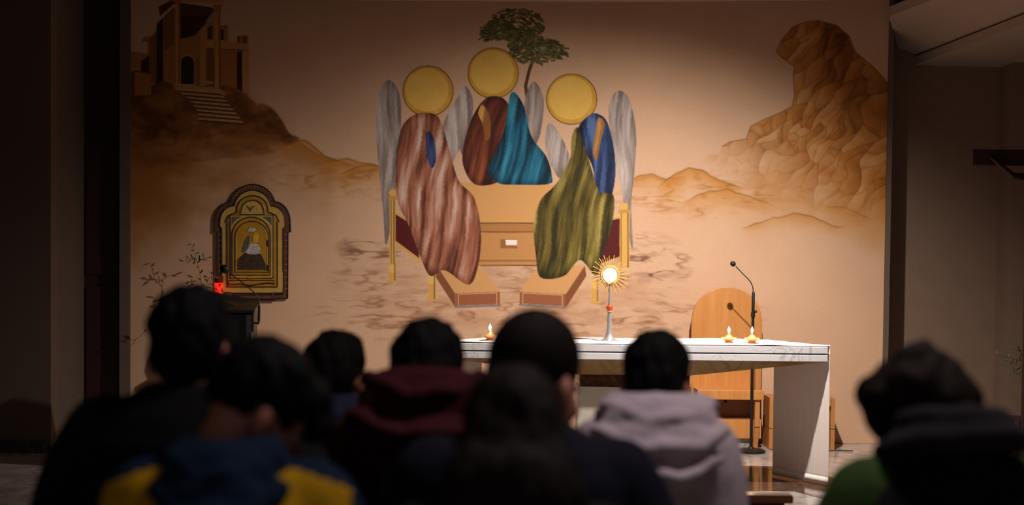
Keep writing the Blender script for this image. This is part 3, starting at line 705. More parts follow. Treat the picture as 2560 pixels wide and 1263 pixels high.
# stool beside it, behind the hanging linen
sx0, sx1 = at(1922, 1060, 12.16).x, at(2086, 1060, 12.16).x
st = thing('stool', 'low honey wood server stool partly hidden by the hanging altar linen', 'stool', ((sx0 + sx1) / 2, 12.3, 0))
zt = at(2085, 994, 12.2).z; zj = at(2085, 1072, 12.2).z; zq = at(2085, 1014, 12.2).z
for xa, xb in ((sx0, sx0 + .035), (sx1 - .035, sx1)):
    sp = MB().b2((xa, 12.14, zj + .003), (xb, 12.46, zt)).build('side_panel', M['oak'], st, bevel=.003)
    MB().b2((xa + .003, 12.145, zj - .003), (xb - .003, 12.455, zj + .003)).build('joint_strip', M['dark_wood'], sp)
    MB().b2((xa, 12.14, 0), (xb, 12.46, zj - .003)).build('foot', M['oak'], st, bevel=.003)
MB().b2((sx0 + .036, 12.13, zq), (sx1 - .036, 12.47, zt + .001)).build('seat', M['oak'], st, bevel=.005)
MB().b2((sx0 + .036, 12.18, zj + .01), (sx1 - .036, 12.205, zq - .002)).build('apron', M['honey_shaded'], st)
# ------------------------------------------------------------------ microphone stand
YS = 11.92
pb = at(1877, 1131, YS); sxm = pb.x
mic = thing('microphone_stand', 'tall black gooseneck microphone stand with round base behind the altar', 'microphone', (sxm, YS, 0))
MB().lathe((sxm, YS, 0), [(.118, 0), (.122, .006), (.120, .020), (.10, .030), (.03, .036), (.018, .05)], 48).build('base', M['black'], mic, smooth=True)
zc = at(1880, 790, YS).z
MB().tube([(sxm, YS, .04), (sxm, YS, zc)], .0125, 16).build('pole', M['black'], mic, smooth=True)
MB().tube([(sxm, YS, zc - .012), (sxm, YS, zc + .03)], .0175, 16).build('clutch', M['black'], mic, smooth=True)
MB().tube([(sxm + .012, YS, at(1880, 779, YS).z), (sxm + .032, YS, at(1880, 779, YS).z)], .011, 12).build('knob', M['black'], mic, smooth=True)
zg = at(1880, 728, YS).z
MB().tube([(sxm, YS, zc + .03), (sxm, YS, zg - .02), (sxm, YS, zg)], [.0135, .0135, .007], 16).build('handle', M['black'], mic, smooth=True)
gp = [at(px, py, YS) for px, py in ((1880, 728), (1878, 716), (1873, 705), (1866, 697), (1852, 683), (1836, 666))]
mx_off = sxm - gp[0].x; gp = [p + Vector((mx_off, 0, 0)) for p in gp]
MB().tube(gp, .0042, 10).build('gooseneck', M['black'], mic, smooth=True)
hp = at(1829, 660, YS) + Vector((mx_off, 0, 0))
MB().ell(hp, (.0245, .0225, .0225), Matrix.Rotation(.75, 3, 'Y')).build('microphone_head', M['black'], mic, smooth=True)
cb = [(sxm - .10, YS + .09, .006), (sxm - .14, 12.06, .006), (sxm - .2, 12.12, .006), (sxm - .30, 12.10, .006)]
tag(MB().tube(cb, .004, 6).build('cable', M['cable'], smooth=True), 'thin cable curling from the microphone base towards the arched chair', 'cable')
cb2 = [(cxr + .03, 12.12, .006), (cxr + .08, 12.06, .006), (cxr + .16, 12.10, .006), (cxr + .24, 12.05, .006), (sx1 + .05, 12.08, .006), (sx1 + .14, 12.06, .006)]
tag(MB().tube(cb2, .004, 6).build('cable', M['cable'], smooth=True), 'thin cable on the marble floor running past the low stool', 'cable')
# ------------------------------------------------------------------ tabernacle on the mural wall
YT = YW - .002
T = lambda x, y: (lambda p: (p.x, p.z))(at(520 + x / 3.826, 440 + y / 3.826, YW))
tb = thing('tabernacle', 'gold and red-brown arched tabernacle with a hinged door on the mural', 'tabernacle', (T(432, 1180)[0], YT, T(432, 1190)[1]))
def tpoly(pts, y0, y1): return MB().extrude_y([T(*p) for p in pts], YT - y1, YT - y0)
def mirror(half, c=432, b=437): return half + [(c + b - x, y) for x, y in reversed(half)]
def arc(cx, cy, rx, ry, a0, a1, n=10): return [(cx + rx * cos(R_(a0 + (a1 - a0) * i / n)), cy - ry * sin(R_(a0 + (a1 - a0) * i / n))) for i in range(n + 1)]
outer = mirror([(645, 1188), (652, 1172), (766, 1172), (770, 540), (796, 536)] + arc(640, 440, 152, 190, 8, 84, 9) + [(640, 240)] + arc(434, 300, 216, 216, 17, 90, 10))
goldp = mirror([(728, 1120), (732, 500), (748, 480)] + arc(620, 440, 126, 150, 6, 84, 8) + [(606, 288)] + arc(434, 310, 176, 170, 10, 90, 10))
goldp2 = mirror([(672, 1060), (672, 440), (690, 440), (660, 380), (590, 350)] + arc(434, 320, 148, 128, -12, 90, 12))
p0 = tpoly(outer, 0, .030).build('outer_frame', M['tab_red'], tb)
def rim(pts, r, y, mat, name, par): return MB().tube([(T(*p)[0], YT - y, T(*p)[1]) for p in pts], r, 8, True).build(name, mat, par, smooth=True)
rim(outer, .007, .030, M['tab_dark'], 'edge_moulding', p0)
p1 = tpoly(goldp, .030, .038).build('gold_panel', M['tab_gold'], tb)
rim(goldp, .0055, .038, M['tab_dark'], 'panel_moulding', p1)
for s in (-1, 1):                                   # slim vertical strips on both flanks of the gold panel
    x = 434 + s * 290
    MB().tube([(T(x, 500)[0], YT - .040, T(x, 500)[1]), (T(x, 915)[0], YT - .040, T(x, 915)[1])], .0035, 8).build('flank_strip', M['tab_dark'], p1, smooth=True)
p2 = tpoly(goldp2, .038, .046).build('inner_frame', M['tab_gold2'], tb)
rim(goldp2, .0058, .046, M['tab_dark'], 'inner_moulding', p2)
arch_t = mirror([(545, 372), (535, 320)] + arc(434, 330, 102, 92, 5, 90, 9))
a_ = tpoly(arch_t, .046, .054).build('tympanum', M['tab_gold'], tb); rim(arch_t, .0045, .054, M['tab_dark'], 'arch_moulding', a_); rim([(434 + (x - 434) * 1.13, 330 + (y - 330) * 1.16) for x, y in arch_t], .003, .050, M['tab_bright'], 'arch_bead', a_)
tpoly([(375, 280), (404, 300), (414, 318), (424, 298), (462, 286), (440, 310), (428, 328), (418, 346), (404, 330)], .054, .058).build('dove', M['fig_grey'], a_)
panel = [(228, 378), (634, 378), (634, 975), (228, 975)]
pp = tpoly(panel, .046, .054).build('door_surround', M['tab_gold'], tb); rim(panel, .0045, .054, M['tab_dark'], 'surround_moulding', pp)
for pts in ([(242, 392), (330, 392), (270, 430), (242, 470)], [(618, 392), (530, 392), (590, 430), (618, 470)]): tpoly(pts, .054, .058).build('spandrel', M['fig_grey'], pp)
dout = mirror([(608, 948), (608, 560)] + arc(427, 565, 181, 168, 0, 90, 12), 427, 427)
dd = tpoly(dout, .054, .060).build('door', M['tab_gold2'], tb); rim(dout, .005, .060, M['tab_dark'], 'door_moulding', dd)
din = mirror([(578, 912), (578, 590)] + arc(430, 592, 146, 140, 0, 90, 12), 430, 430); rim([(430 + (x - 430) * 1.1, 700 + (y - 700) * 1.06) for x, y in din], .004, .060, M['tab_dark'], 'door_moulding', dd)
pic = tpoly(din, .060, .064).build('picture', M['tab_gold2'], dd); rim(din, .0035, .064, M['tab_bright'], 'picture_moulding', dd)
tpoly([(296, 900), (296, 800), (340, 760), (370, 730), (430, 745), (480, 735), (520, 750), (545, 800), (566, 850), (566, 900)], .064, .067).build('painted_rock', M['fig_rock'], dd)
tpoly([(370, 735), (400, 690), (420, 650), (450, 645), (490, 655), (515, 700), (510, 740), (470, 752), (410, 750)], .067, .070).build('painted_form', M['fig_white'], dd)
tpoly([(340, 720), (362, 640), (392, 580), (418, 570), (410, 630), (392, 690), (360, 730)], .067, .071).build('painted_form', M['fig_grey'], dd)
tpoly([(440, 640), (446, 575), (470, 530), (500, 560), (488, 640)], .067, .069).build('painted_form', M['fig_yellow'], dd)
tpoly([(396, 530), (408, 490), (430, 505), (462, 498), (472, 525), (440, 540)], .067, .070).build('painted_form', M['fig_white'], dd)
for y in (645, 880): tpoly([(576, y - 28), (592, y - 28), (592, y + 28), (576, y + 28)], .060, .070).build('hinge', M['tab_dark'], dd)
sill = [(214, 1000), (645, 1000), (652, 1030), (600, 1022), (505, 1032), (420, 1045), (330, 1032), (230, 1036), (206, 1028)]
s_ = tpoly(sill, .046, .056).build('sill', M['tab_gold2'], tb); rim(sill, .0045, .056, M['tab_dark'], 'sill_moulding', s_)
tpoly([(398, 956), (448, 956), (448, 978), (398, 978)], .056, .062).build('key_plate', M['tab_bright'], s_)
bot = [(140, 1115), (225, 1115), (240, 1140), (620, 1140), (630, 1118), (728, 1118), (728, 1126), (640, 1130), (640, 1178), (200, 1172), (196, 1150), (150, 1130)]
s2 = tpoly(bot, .030, .042).build('base_moulding', M['tab_red'], tb); rim(bot, .004, .042, M['tab_dark'], 'base_edge', s2)
tpoly(arc(425, 1178, 42, 28, 180, 360, 10), .0, .034).build('base_pendant', M['tab_gold2'], tb)
for k in range(16):
    t = 25 + 130 * k / 15; c = T(434 + 203 * cos(R_(t)), 300 - 203 * sin(R_(t)))
    MB().ell((c[0], YT - .031, c[1]), (.006, .003, .004), Matrix.Rotation(R_(t), 3, 'Y'), 10, 7).build('bead', M['tab_bright'], p0, smooth=True)
for s in (-1, 1):
    for k in range(10):
        c = T(434 + s * 317, 560 + k * 58); MB().ell((c[0], YT - .031, c[1]), (.004, .003, .007), None, 10, 7).build('bead', M['tab_bright'], p0, smooth=True)
# ------------------------------------------------------------------ red sanctuary lamp on a stand
YQ = 12.43
rl = at(547, 716, YQ); rlx = rl.x
sl_ = thing('sanctuary_lamp', 'glowing red glass sanctuary lamp on a slim brass stand below the tabernacle', 'lamp', (rlx, YQ, 0))
z0 = at(547, 740, YQ).z; z1 = at(547, 716, YQ).z; z2 = at(547, 690, YQ).z
MB().lathe((rlx, YQ, 0), [(.07, 0), (.07, .01), (.04, .03), (.014, .06), (.012, z0 - .03), (.05, z0 - .01), (.052, z0)], 32).build('stand', M['gold'], sl_, smooth=True)
MB().lathe((rlx, YQ, 0), [(.030, z0), (.037, z0 + .01), (.038, z1 + .03)], 32).build('lit_glass', M['red_lamp'], sl_, smooth=True)
MB().lathe((rlx, YQ, 0), [(.038, z1 + .03), (.039, z2), (.036, z2)], 32).build('glass_rim', M['red_dark'], sl_, smooth=True)
# ------------------------------------------------------------------ lectern with its gooseneck microphone
YP = 10.4
lr = at(636, 776, YP)
lec = thing('lectern', 'black lectern with a sloping top beside the tabernacle', 'lectern', (lr.x - .24, YP + .2, 0))
zl = at(636, 776, YP).z; zl2 = at(566, 757, YP).z
x1 = lr.x; x0 = x1 - .5
pl = [(x0, YP, 0), (x1 - .01, YP + .02, 0), (x1 - .04, YP + .42, 0), (x0 + .03, YP + .42, 0)]
MB().prism([(x0 + .03, YP + .03, .06), (x1 - .035, YP + .03, .06), (x1 - .05, YP + .40, .06), (x0 + .05, YP + .40, .06)],
           [(x0 + .02, YP + .02, zl - .03), (x1 - .02, YP + .02, zl - .03), (x1 - .05, YP + .40, zl + .03), (x0 + .05, YP + .40, zl + .12)]).build('body', M['lectern'], lec, bevel=.004)
MB().prism([(x0, YP, 0), (x1 - .01, YP, 0), (x1 - .03, YP + .44, 0), (x0 + .03, YP + .44, 0)], [(x0, YP, .059), (x1 - .01, YP, .059), (x1 - .03, YP + .44, .059), (x0 + .03, YP + .44, .059)]).build('plinth', M['dark_wood'], lec)
MB().prism([(x0, YP, zl - .022), (x1, YP, zl - .022), (x1 - .03, YP + .44, zl + .040), (x0 + .02, YP + .44, zl + .115)],
           [(x0, YP, zl), (x1, YP, zl), (x1 - .03, YP + .44, zl + .062), (x0 + .02, YP + .44, zl + .137)]).build('reading_top', M['lectern'], lec, bevel=.004)
MB().b2((x1 - .060, YP + .004, zl - .26), (x1 - .022, YP + .024, zl - .035)).build('edge_strip', M['steel'], lec)
MB().b2((x1 - .022, YP + .01, zl - .16), (x1 - .008, YP + .05, zl - .02)).build('microphone_bracket', M['black'], lec, bevel=.002)
lm = thing('gooseneck_microphone', 'black gooseneck microphone clamped to the side of the lectern', 'microphone', at(645, 812, YP))
q_ = [at(px, py, YP + .02) for px, py in ((634, 808), (646, 809), (647, 800), (648, 765))]
MB().tube(q_, [.006, .010, .0105, .0095], 14).build('mount', M['black'], lm, smooth=True)
q_ = [at(px, py, YP + .02) for px, py in ((648, 765), (647, 752), (642, 740), (632, 728), (616, 715), (596, 699), (574, 684))]
MB().tube(q_, [.006, .004, .004, .004, .004, .004, .004], 10).build('gooseneck', M['black'], lm, smooth=True)
MB().ell(at(562, 673, YP + .02), (.035, .032, .032), Matrix.Rotation(.65, 3, 'Y')).build('microphone_head', M['black'], lm, smooth=True)
# ------------------------------------------------------------------ olive branches in vases
lme = bpy.data.meshes.new('leaf')
lv = []; lf = []
for i, (t, wd_) in enumerate(((0, .04), (.25, .8), (.55, 1), (.8, .6), (1, .02))):
    for s in (-1, 0, 1): lv.append((s * wd_ * .0085, t * .052, (abs(s) * .0025 - .004 * sin(t * pi)) + .0))
n0 = len(lv)
lv += [(x, y, z - .0009) for x, y, z in lv]
for i in range(4):
    for k in range(2):
        a, b_, c, d = i*3+k, i*3+k+1, (i+1)*3+k+1, (i+1)*3+k
        lf += [(a, b_, c, d), (n0 + d, n0 + c, n0 + b_, n0 + a)]
lme.from_pydata(lv, [], lf); lme.materials.append(M['leaf']); lme.shade_smooth()
def branch(plant, pts, r0, nleaf, rs, scale=1.0):
    pts = [Vector(p) for p in pts]
    br = MB().tube(pts, [r0 * (1 - .7 * i / (len(pts) - 1)) for i in range(len(pts))], 7).build('branch', M['stem'], plant, smooth=True)
    off = ROOT[br.name]
    for k in range(nleaf):
        t = (k + .6) / nleaf * (len(pts) - 1); i = min(int(t), len(pts) - 2); p = pts[i].lerp(pts[i + 1], t - i); d = (pts[i + 1] - pts[i]).normalized()
        side = 1 if k % 2 else -1
        ax = Vector((d.z, rs.uniform(-.5, .5), -d.x)) * side + d * rs.uniform(.3, .9) + Vector((0, rs.uniform(-.6, .6), rs.uniform(-.2, .2)))
        ax.normalize(); up = Vector((rs.uniform(-.5, .5), -1, rs.uniform(-.2, .8)))
        xv = ax.cross(up).normalized(); zv = xv.cross(ax)
        mtx = Matrix((xv, ax, zv)).transposed().to_4x4(); s = scale * rs.uniform(.7, 1.15)
        o = bpy.data.objects.new('leaf', lme); COL.objects.link(o); o.parent = br
        o.matrix_local = Matrix.Translation(p - off) @ mtx @ Matrix.Scale(s, 4)
    return br
def vase(plant, c, h, r, mat):
    MB().lathe(c, [(r * .6, 0), (r * .8, h * .1), (r, h * .4), (r * .85, h * .7), (r * .45, h * .9), (r * .55, h), (r * .45, h), (r * .35, h * .9)], 28).build('vase', mat, plant, smooth=True)
YO = 12.32; ox = at(500, 760, YO).x
rs = random.Random(11)
pl_z = .78
pd = thing('plinth', 'narrow dark plinth under the olive branches beside the lectern', 'plinth', (ox, YO, 0))
MB().b2((ox - .07, YO - .07, 0), (ox + .07, YO + .07, pl_z - .04)).build('shaft', M['dark_wood'], pd, bevel=.004)
MB().b2((ox - .085, YO - .085, pl_z - .04), (ox + .085, YO + .085, pl_z)).build('cap', M['dark_wood'], pd, bevel=.004)
ob = thing('olive_arrangement', 'vase of thin olive branches standing beside the red sanctuary lamp', 'plant', (ox, YO, pl_z))
vase(ob, (ox, YO, pl_z), .26, .075, M['clay'])
vz = pl_z + .25
for path, nl in (([(505, 735), (503, 705), (497, 670), (490, 645), (484, 625), (476, 607)], 13), ([(492, 648), (480, 649), (468, 647), (455, 656)], 6), ([(494, 655), (505, 648), (514, 643), (519, 646)], 5),
                 ([(500, 735), (485, 712), (470, 702)], 7), ([(508, 735), (520, 705), (517, 690)], 7), ([(510, 735), (526, 704), (538, 690), (533, 682)], 8), ([(512, 738), (540, 715), (558, 722)], 6),
                 ([(495, 745), (440, 790), (395, 800), (368, 812)], 9), ([(496, 740), (478, 715), (482, 690)], 7), ([(515, 742), (560, 735), (596, 752), (592, 742)], 8), ([(515, 745), (560, 745), (610, 758)], 7)):
    w = [at(px, py, YO + rs.uniform(-.1, .06) * (i / len(path))) for i, (px, py) in enumerate(path)]
    if path[0][1] > 730: w = [Vector((ox + rs.uniform(-.02, .02), YO + rs.uniform(-.02, .02), vz - .04))] + w
    branch(ob, w, .0032, nl, rs, .95)
# right: stool with a second vase
YN = 11.65
nx_ = at(2592, 1040, YN).x; nzt = at(2545, 1044, YN).z
ns = thing('plant_stool', 'small dark wooden stool under the olive branches near the crucifix', 'stool', (nx_, YN, 0))
hw = nx_ - at(2529, 1044, YN).x
MB().b2((nx_ - hw, YN - .17, nzt - .022), (nx_ + hw, YN + .17, nzt)).build('seat', M['dark_wood'], ns, bevel=.006)
for sx_ in (-1, 1):
    for sy_ in (-1, 1):
        a = Vector((nx_ + sx_ * (hw - .04), YN + sy_ * .12, nzt - .022)); b_ = Vector((nx_ + sx_ * (hw - .005), YN + sy_ * .14, 0))
        MB().prism([b_ + Vector((x, y, 0)) for x, y in ((-.02, -.02), (.02, -.02), (.02, .02), (-.02, .02))], [a + Vector((x, y, 0)) for x, y in ((-.025, -.025), (.025, -.025), (.025, .025), (-.025, .025))]).build('leg', M['dark_wood'], ns)
MB().b2((nx_ - hw + .03, YN - .13, .085), (nx_ + hw - .03, YN - .10, .115)).build('stretcher', M['dark_wood'], ns)
MB().b2((nx_ - hw + .03, YN + .10, .085), (nx_ + hw - .03, YN + .13, .115)).build('stretcher', M['dark_wood'], ns)
ob2 = thing('olive_arrangement', 'vase of olive branches on the small dark stool near the crucifix', 'plant', (nx_, YN, nzt))
vase(ob2, (nx_, YN, nzt), .30, .10, M['clay'])
for path, nl in (([(2590, 930), (2560, 905), (2525, 895), (2486, 885)], 10), ([(2588, 930), (2555, 920), (2530, 905), (2500, 898)], 9), ([(2590, 925), (2565, 890), (2540, 860)], 8), ([(2590, 925), (2570, 900), (2550, 880), (2530, 870)], 7),
                 ([(2592, 930), (2565, 925), (2540, 935), (2530, 930)], 7), ([(2594, 925), (2600, 870), (2620, 820)], 9), ([(2596, 930), (2640, 900), (2680, 890)], 9)):
    w = [Vector((nx_ + rs.uniform(-.02, .02), YN, nzt + .26))] + [at(px, py, YN - .05 * i) for i, (px, py) in enumerate(path)]
    branch(ob2, w, .0032, nl, rs, .95)
# ------------------------------------------------------------------ crucifix at the right edge
YX = 11.25
xp0 = at(2557, 1120, YX).x; xpw = .15; xpc = xp0 + xpw / 2
bl = at(2432, 373, YX); bz1 = bl.z; bz0 = at(2432, 413, YX).z
cr = thing('crucifix', 'dark red wooden standing crucifix with a bronze figure beside the right wall', 'crucifix', (xpc, YX, 0))
MB().b2((xp0, YX, .04), (xp0 + xpw, YX + .06, 3.25)).build('post', M['door'], cr, bevel=.004)
MB().b2((bl.x, YX - .002, bz0), (2 * xpc - bl.x, YX + .058, bz1)).build('beam', M['door'], cr, bevel=.004)
MB().b2((xpc - .28, YX - .16, 0), (xpc + .28, YX + .22, .04)).build('base', M['door'], cr, bevel=.006)
# ------------------------------------------------------------------ continuous figures
TMP = bpy.data.scenes.new('workbench')
def fused(name, mb, voxel, mat, parent, iters=3, disp=0., dscale=30., stretch=(1, 1, 1)):
    """closed volumes merged into one continuous skin"""
    me = bpy.data.meshes.new(name); me.from_pydata(mb.v, [], mb.f)
    bm = bmesh.new(); bm.from_mesh(me); bmesh.ops.recalc_face_normals(bm, faces=bm.faces[:]); bm.to_mesh(me); bm.free()
    o = bpy.data.objects.new(name, me); TMP.collection.objects.link(o)
    r = o.modifiers.new('r', 'REMESH'); r.mode = 'VOXEL'; r.voxel_size = voxel
    s = o.modifiers.new('s', 'SMOOTH'); s.factor = .5; s.iterations = iters
    TMP.view_layers[0].update(); dg = TMP.view_layers[0].depsgraph; me2 = bpy.data.meshes.new_from_object(o.evaluated_get(dg))
    TMP.collection.objects.unlink(o); COL.objects.link(o); o.modifiers.clear(); o.data = me2; bpy.data.meshes.remove(me); me2.name = name
    if disp:
        nrm = [v.normal.copy() for v in me2.vertices]
        for v, vn in zip(me2.vertices, nrm):
            v.co += vn * disp * mnoise.noise(Vector((v.co.x * stretch[0], v.co.y * stretch[1], v.co.z * stretch[2])) * dscale)
    me2.shade_smooth(); me2.materials.clear(); me2.materials.append(mat)
    o.parent = parent; ROOT[o.name] = ROOT.get(parent.name, Vector())
    return o
# ---- bronze figure on the crucifix
mb = MB(); zc_ = (bz0 + bz1) / 2; yb_ = YX - .045
sh = zc_ - .16
hand = at(2477, 393, YX - .02)
for s in (-1, 1):
    hx = xpc + s * abs(xpc - hand.x)
    el = Vector((xpc + s * .22, yb_ - .01, sh + .015))
    mb.chain([(xpc + s * .085, yb_, sh), el, (hx, YX - .02, hand.z)], [.032, .024, .016])
    for k in range(4): mb.cap((hx - s * .005, YX - .022, hand.z - .012 + k * .008), (hx - s * -.028, YX - .030, hand.z - .014 + k * .010), .006, .0045)
    mb.cap((hx, YX - .022, hand.z + .01), (hx - s * .012, YX - .034, hand.z + .03), .006, .005)
    mb.chain([(xpc + s * .05, yb_ + .005, sh - .40), (xpc + s * .045 + .01, yb_ - .05, sh - .64), (xpc + s * .012, yb_ + .01, sh - .88)], [.055, .042, .026])
    mb.cap((xpc + s * .012, yb_ + .01, sh - .88), (xpc + s * .012, yb_ - .03, sh - .95), .022, .016)
mb.ell((xpc, yb_ - .005, sh - .06), (.11, .06, .11)); mb.ell((xpc, yb_, sh - .22), (.085, .05, .12)); mb.ell((xpc, yb_, sh - .38), (.095, .06, .08))
mb.cap((xpc, yb_, sh + .02), (xpc - .015, yb_ - .02, sh + .09), .03, .028); mb.ell((xpc - .02, yb_ - .03, sh + .135), (.045, .055, .062)); mb.ell((xpc - .02, yb_ - .075, sh + .11), (.022, .02, .03))
mb.v = [tuple(Vector(v) - Vector(cr.location)) for v in mb.v]
fused('figure', mb, .007, M['bronze'], cr, 2)

# ---- people
SKIN = simple('skin', srgb(176, 112, 92), .5, var=.06, scale=12)
SKIN.node_tree.nodes['Principled BSDF'].inputs['Subsurface Weight'].default_value = .08
SKIN.node_tree.nodes['Principled BSDF'].inputs['Subsurface Radius'].default_value = (.01, .004, .002)
def fabric(name, c, var=.12): return simple(name, c, .9, var=var, scale=90, bump=.15, spec=.2)
def hairm(name, c): return simple(name, c, .75, var=.35, scale=16, stretch=(7, 7, 1), spec=.12)
DENIM = fabric('dark_trousers', srgb(28, 28, 36)); SHOE = simple('black_shoe', srgb(22, 20, 20), .5)
EYE = simple('eye_white', srgb(200, 190, 184), .3); IRIS = simple('dark_iris', srgb(36, 24, 18), .3); LIP = simple('lip', srgb(150, 80, 72), .5)
def loft(mb, rings, n=30):
    vs_ = []; fs = []
    for z, rx, ry, y0 in rings:
        for k in range(n):
            a = 2 * pi * k / n; c, s = cos(a), sin(a)
            vs_.append((rx * math.copysign(abs(c) ** .85, c), y0 + ry * math.copysign(abs(s) ** .85, s), z))
    m = len(rings)
    for i in range(m - 1):
        for k in range(n): fs.append((i*n+k, i*n+(k+1) % n, (i+1)*n+(k+1) % n, (i+1)*n+k))
    fs.append(tuple(range(n - 1, -1, -1))); fs.append(tuple(range((m-1)*n, m*n)))
    mb.add(vs_, fs)
def person(label, px, D, ytop, hs=1.0, sw=1.0, head=(0, 0, 0), hair='short', hair_col=(16, 12, 11), top_col=(20, 18, 20), top_name='sweater', hood=None, arms=1.0, bulk=0., body_rz=0., lean=0., nk=.055):
    HR = (Euler((R_(-head[1]), R_(head[2]), 0)).to_matrix())
    HR = Matrix.Rotation(R_(-head[0]), 3, 'Z') @ HR                     # yaw to the right is positive
    cc = HR @ Vector((0, -.004, .135)) * hs
    rr_ = Vector((.083, .104, .101)) * hs
    topz = cc.z + math.sqrt(sum((HR[2][i] * rr_[i]) ** 2 for i in range(3)))
    pt = at(px, ytop, D)
    piv_z = pt.z - NAVE_Z - topz; S = (piv_z + nk) / 1.50
    loc = Vector((pt.x - cc.x, D, NAVE_Z))
    root = thing('person', label, 'person', loc, body_rz, group=None)
    hp_ = Vector((0, .01 + lean, piv_z))
    HM = lambda v: HR @ (Vector(v) * hs) + hp_
    hmat = lambda r: HR @ r if r is not None else HR
    def he(mb, c, r, rot=None): mb.ell(HM(c), [k * hs for k in r], hmat(rot))
    P = lambda x, y, z: Vector((x * sw, y, z)) * S
    # body
    mb = MB()
    he(mb, (0, -.004, .135), (.076, .096, .094)); he(mb, (0, -.035, .105), (.068, .064, .072)); he(mb, (0, .042, .062), (.058, .058, .086)); he(mb, (0, .068, -.006), (.030, .026, .020))
    he(mb, (0, .088, .105), (.045, .016, .014)); mb.cap(HM((0, .096, .095)), HM((0, .118, .058)), .009 * hs, .014 * hs)
    he(mb, (0, .094, .030), (.024, .012, .010)); he(mb, (-.034, .072, .062), (.022, .024, .02)); he(mb, (.034, .072, .062), (.022, .024, .02))
    for s in (-1, 1):
        he(mb, (s * .080, -.004, .078), (.010, .021, .033), Matrix.Rotation(s * .30, 3, 'Z')); he(mb, (s * .079, -.002, .052), (.008, .011, .013))
    mb.chain([HM((0, -.022, .07)), HM((0, -.028, .0)), P(0, -.015, 1.42)], [.056 * hs, .055 * hs, .066 * S])
    loft(mb, [(z * S, rx * sw * S, ry * S, y * S) for z, rx, ry, y in ((.86, .15, .11, 0), (1.0, .14, .10, 0), (1.15, .15, .105, 0), (1.3, .17, .11, 0), (1.40, .14, .085, -.005), (1.45, .075, .06, -.01))])
    wr = {}
    for s in (-1, 1):
        sh_, el_, w_ = P(s * .165, -.005, 1.37), P(s * .235 * arms, -.01, 1.10), Vector((s * .075, .235, 1.09)) * S
        mb.chain([sh_, el_, w_], [.052 * S, .040 * S, .027 * S])
        d = Vector((-s * .55, .35, .18)).normalized(); pc = w_ + d * .045 * S
        mb.ell(pc, (.040 * S, .016 * S, .038 * S), d.to_track_quat('X', 'Z').to_matrix(), 12, 8)
        for k in range(4):
            o_ = Vector((0, 0, .030 - .020 * k)) * S; b0 = pc + d * .03 * S + o_; L_ = (.052, .058, .054, .044)[k] * S
            d2 = (d + Vector((-s * .3, .55, 0))).normalized()
            mb.chain([b0, b0 + d * L_ * .5, b0 + d * L_ * .5 + d2 * L_ * .55], [.0088 * S, .0082 * S, .007 * S])
        tb_ = pc + Vector((0, 0, .03)) * S - d * .015 * S; mb.chain([tb_, tb_ + Vector((-s * .01, .02, .03)) * S, tb_ + Vector((-s * .03, .03, .045)) * S], [.011 * S, .0098 * S, .0085 * S])
        mb.chain([P(s * .085, 0, .88), P(s * .095, .015, .50), P(s * .095, -.01, .09)], [.082 * S, .055 * S, .040 * S])
        mb.cap(P(s * .095, -.02, .055), P(s * .105, .13, .035), .034 * S, .026 * S)
    body = fused('body', mb, .0085, SKIN, root, 2)
    for s in (-1, 1):
        e = MB(); he(e, (s * .031, .086, .082), (.012, .009, .009)); ey = e.build('eye', EYE, body, True, world=False)
        e = MB(); he(e, (s * .031, .0935, .082), (.005, .003, .005)); e.build('iris', IRIS, ey, True, world=False)
    e = MB(); he(e, (0, .1035, .030), (.021, .005, .006)); e.build('lips', LIP, body, True, world=False)
    # hair
    hm_ = hairm('hair_' + label.split()[2], srgb(*hair_col)); mb = MB()
    if hair == 'buzz':
        he(mb, (0, -.010, .142), (.081, .098, .094)); he(mb, (0, -.042, .105), (.070, .064, .078)); fused('hair', mb, .007, hm_, root, 2, .0015, 120)
    elif hair == 'short':
        he(mb, (0, -.006, .148), (.086, .104, .092)); he(mb, (0, -.045, .112), (.078, .068, .086)); he(mb, (0, -.050, .074), (.058, .050, .060)); he(mb, (0, .040, .190), (.070, .060, .045))
        fused('hair', mb, .007, hm_, root, 1, .009, 42, (1, 1, .5))
    elif hair == 'swept':
        he(mb, (0, -.006, .150), (.090, .110, .098)); he(mb, (0, -.045, .125), (.082, .072, .076)); he(mb, (.0, .085, .165), (.072, .050, .052)); he(mb, (.02, .12, .13), (.055, .03, .04))
        fused('hair', mb, .007, hm_, root, 1, .010, 36, (1, 1, .5))
    elif hair == 'long':
        he(mb, (0, -.008, .145), (.092, .110, .102)); he(mb, (0, -.050, .08), (.098, .075, .11))
        for x, y, z, r in ((0, -.10, 1.44, (.125, .06, .12)), (.0, -.125, 1.34, (.135, .055, .13)), (.01, -.140, 1.22, (.13, .05, .14)), (-.075, -.08, 1.40, (.055, .06, .16)), (.075, -.08, 1.40, (.055, .06, .16))):
            mb.ell(P(x, y, z) + Vector((0, lean * .7, 0)), [k * S for k in r])
        for k in range(11):
            x = -.11 + .022 * k; mb.chain([HM((x * .5, -.095, .15)), P(x * .95, -.155 - .02 * cos(x * 12), 1.38), P(x * 1.05, -.19, 1.13 + .02 * (k % 3))], [.016, .018, .012])
        fused('hair', mb, .009, hm_, root, 1, .006, 26, (1.6, 1.6, .15))
    elif hair == 'bun':
        he(mb, (0, -.004, .145), (.096, .114, .104)); he(mb, (0, -.055, .100), (.092, .078, .096)); he(mb, (-.01, .065, .17), (.082, .07, .066)); he(mb, (0, .10, .12), (.070, .04, .07))
        he(mb, (0, -.040, .225), (.060, .056, .034)); he(mb, (.055, .05, .07), (.035, .05, .085)); he(mb, (-.055, .05, .07), (.035, .05, .085))
        fused('hair', mb, .008, hm_, root, 1, .012, 30, (1, 1, .6))
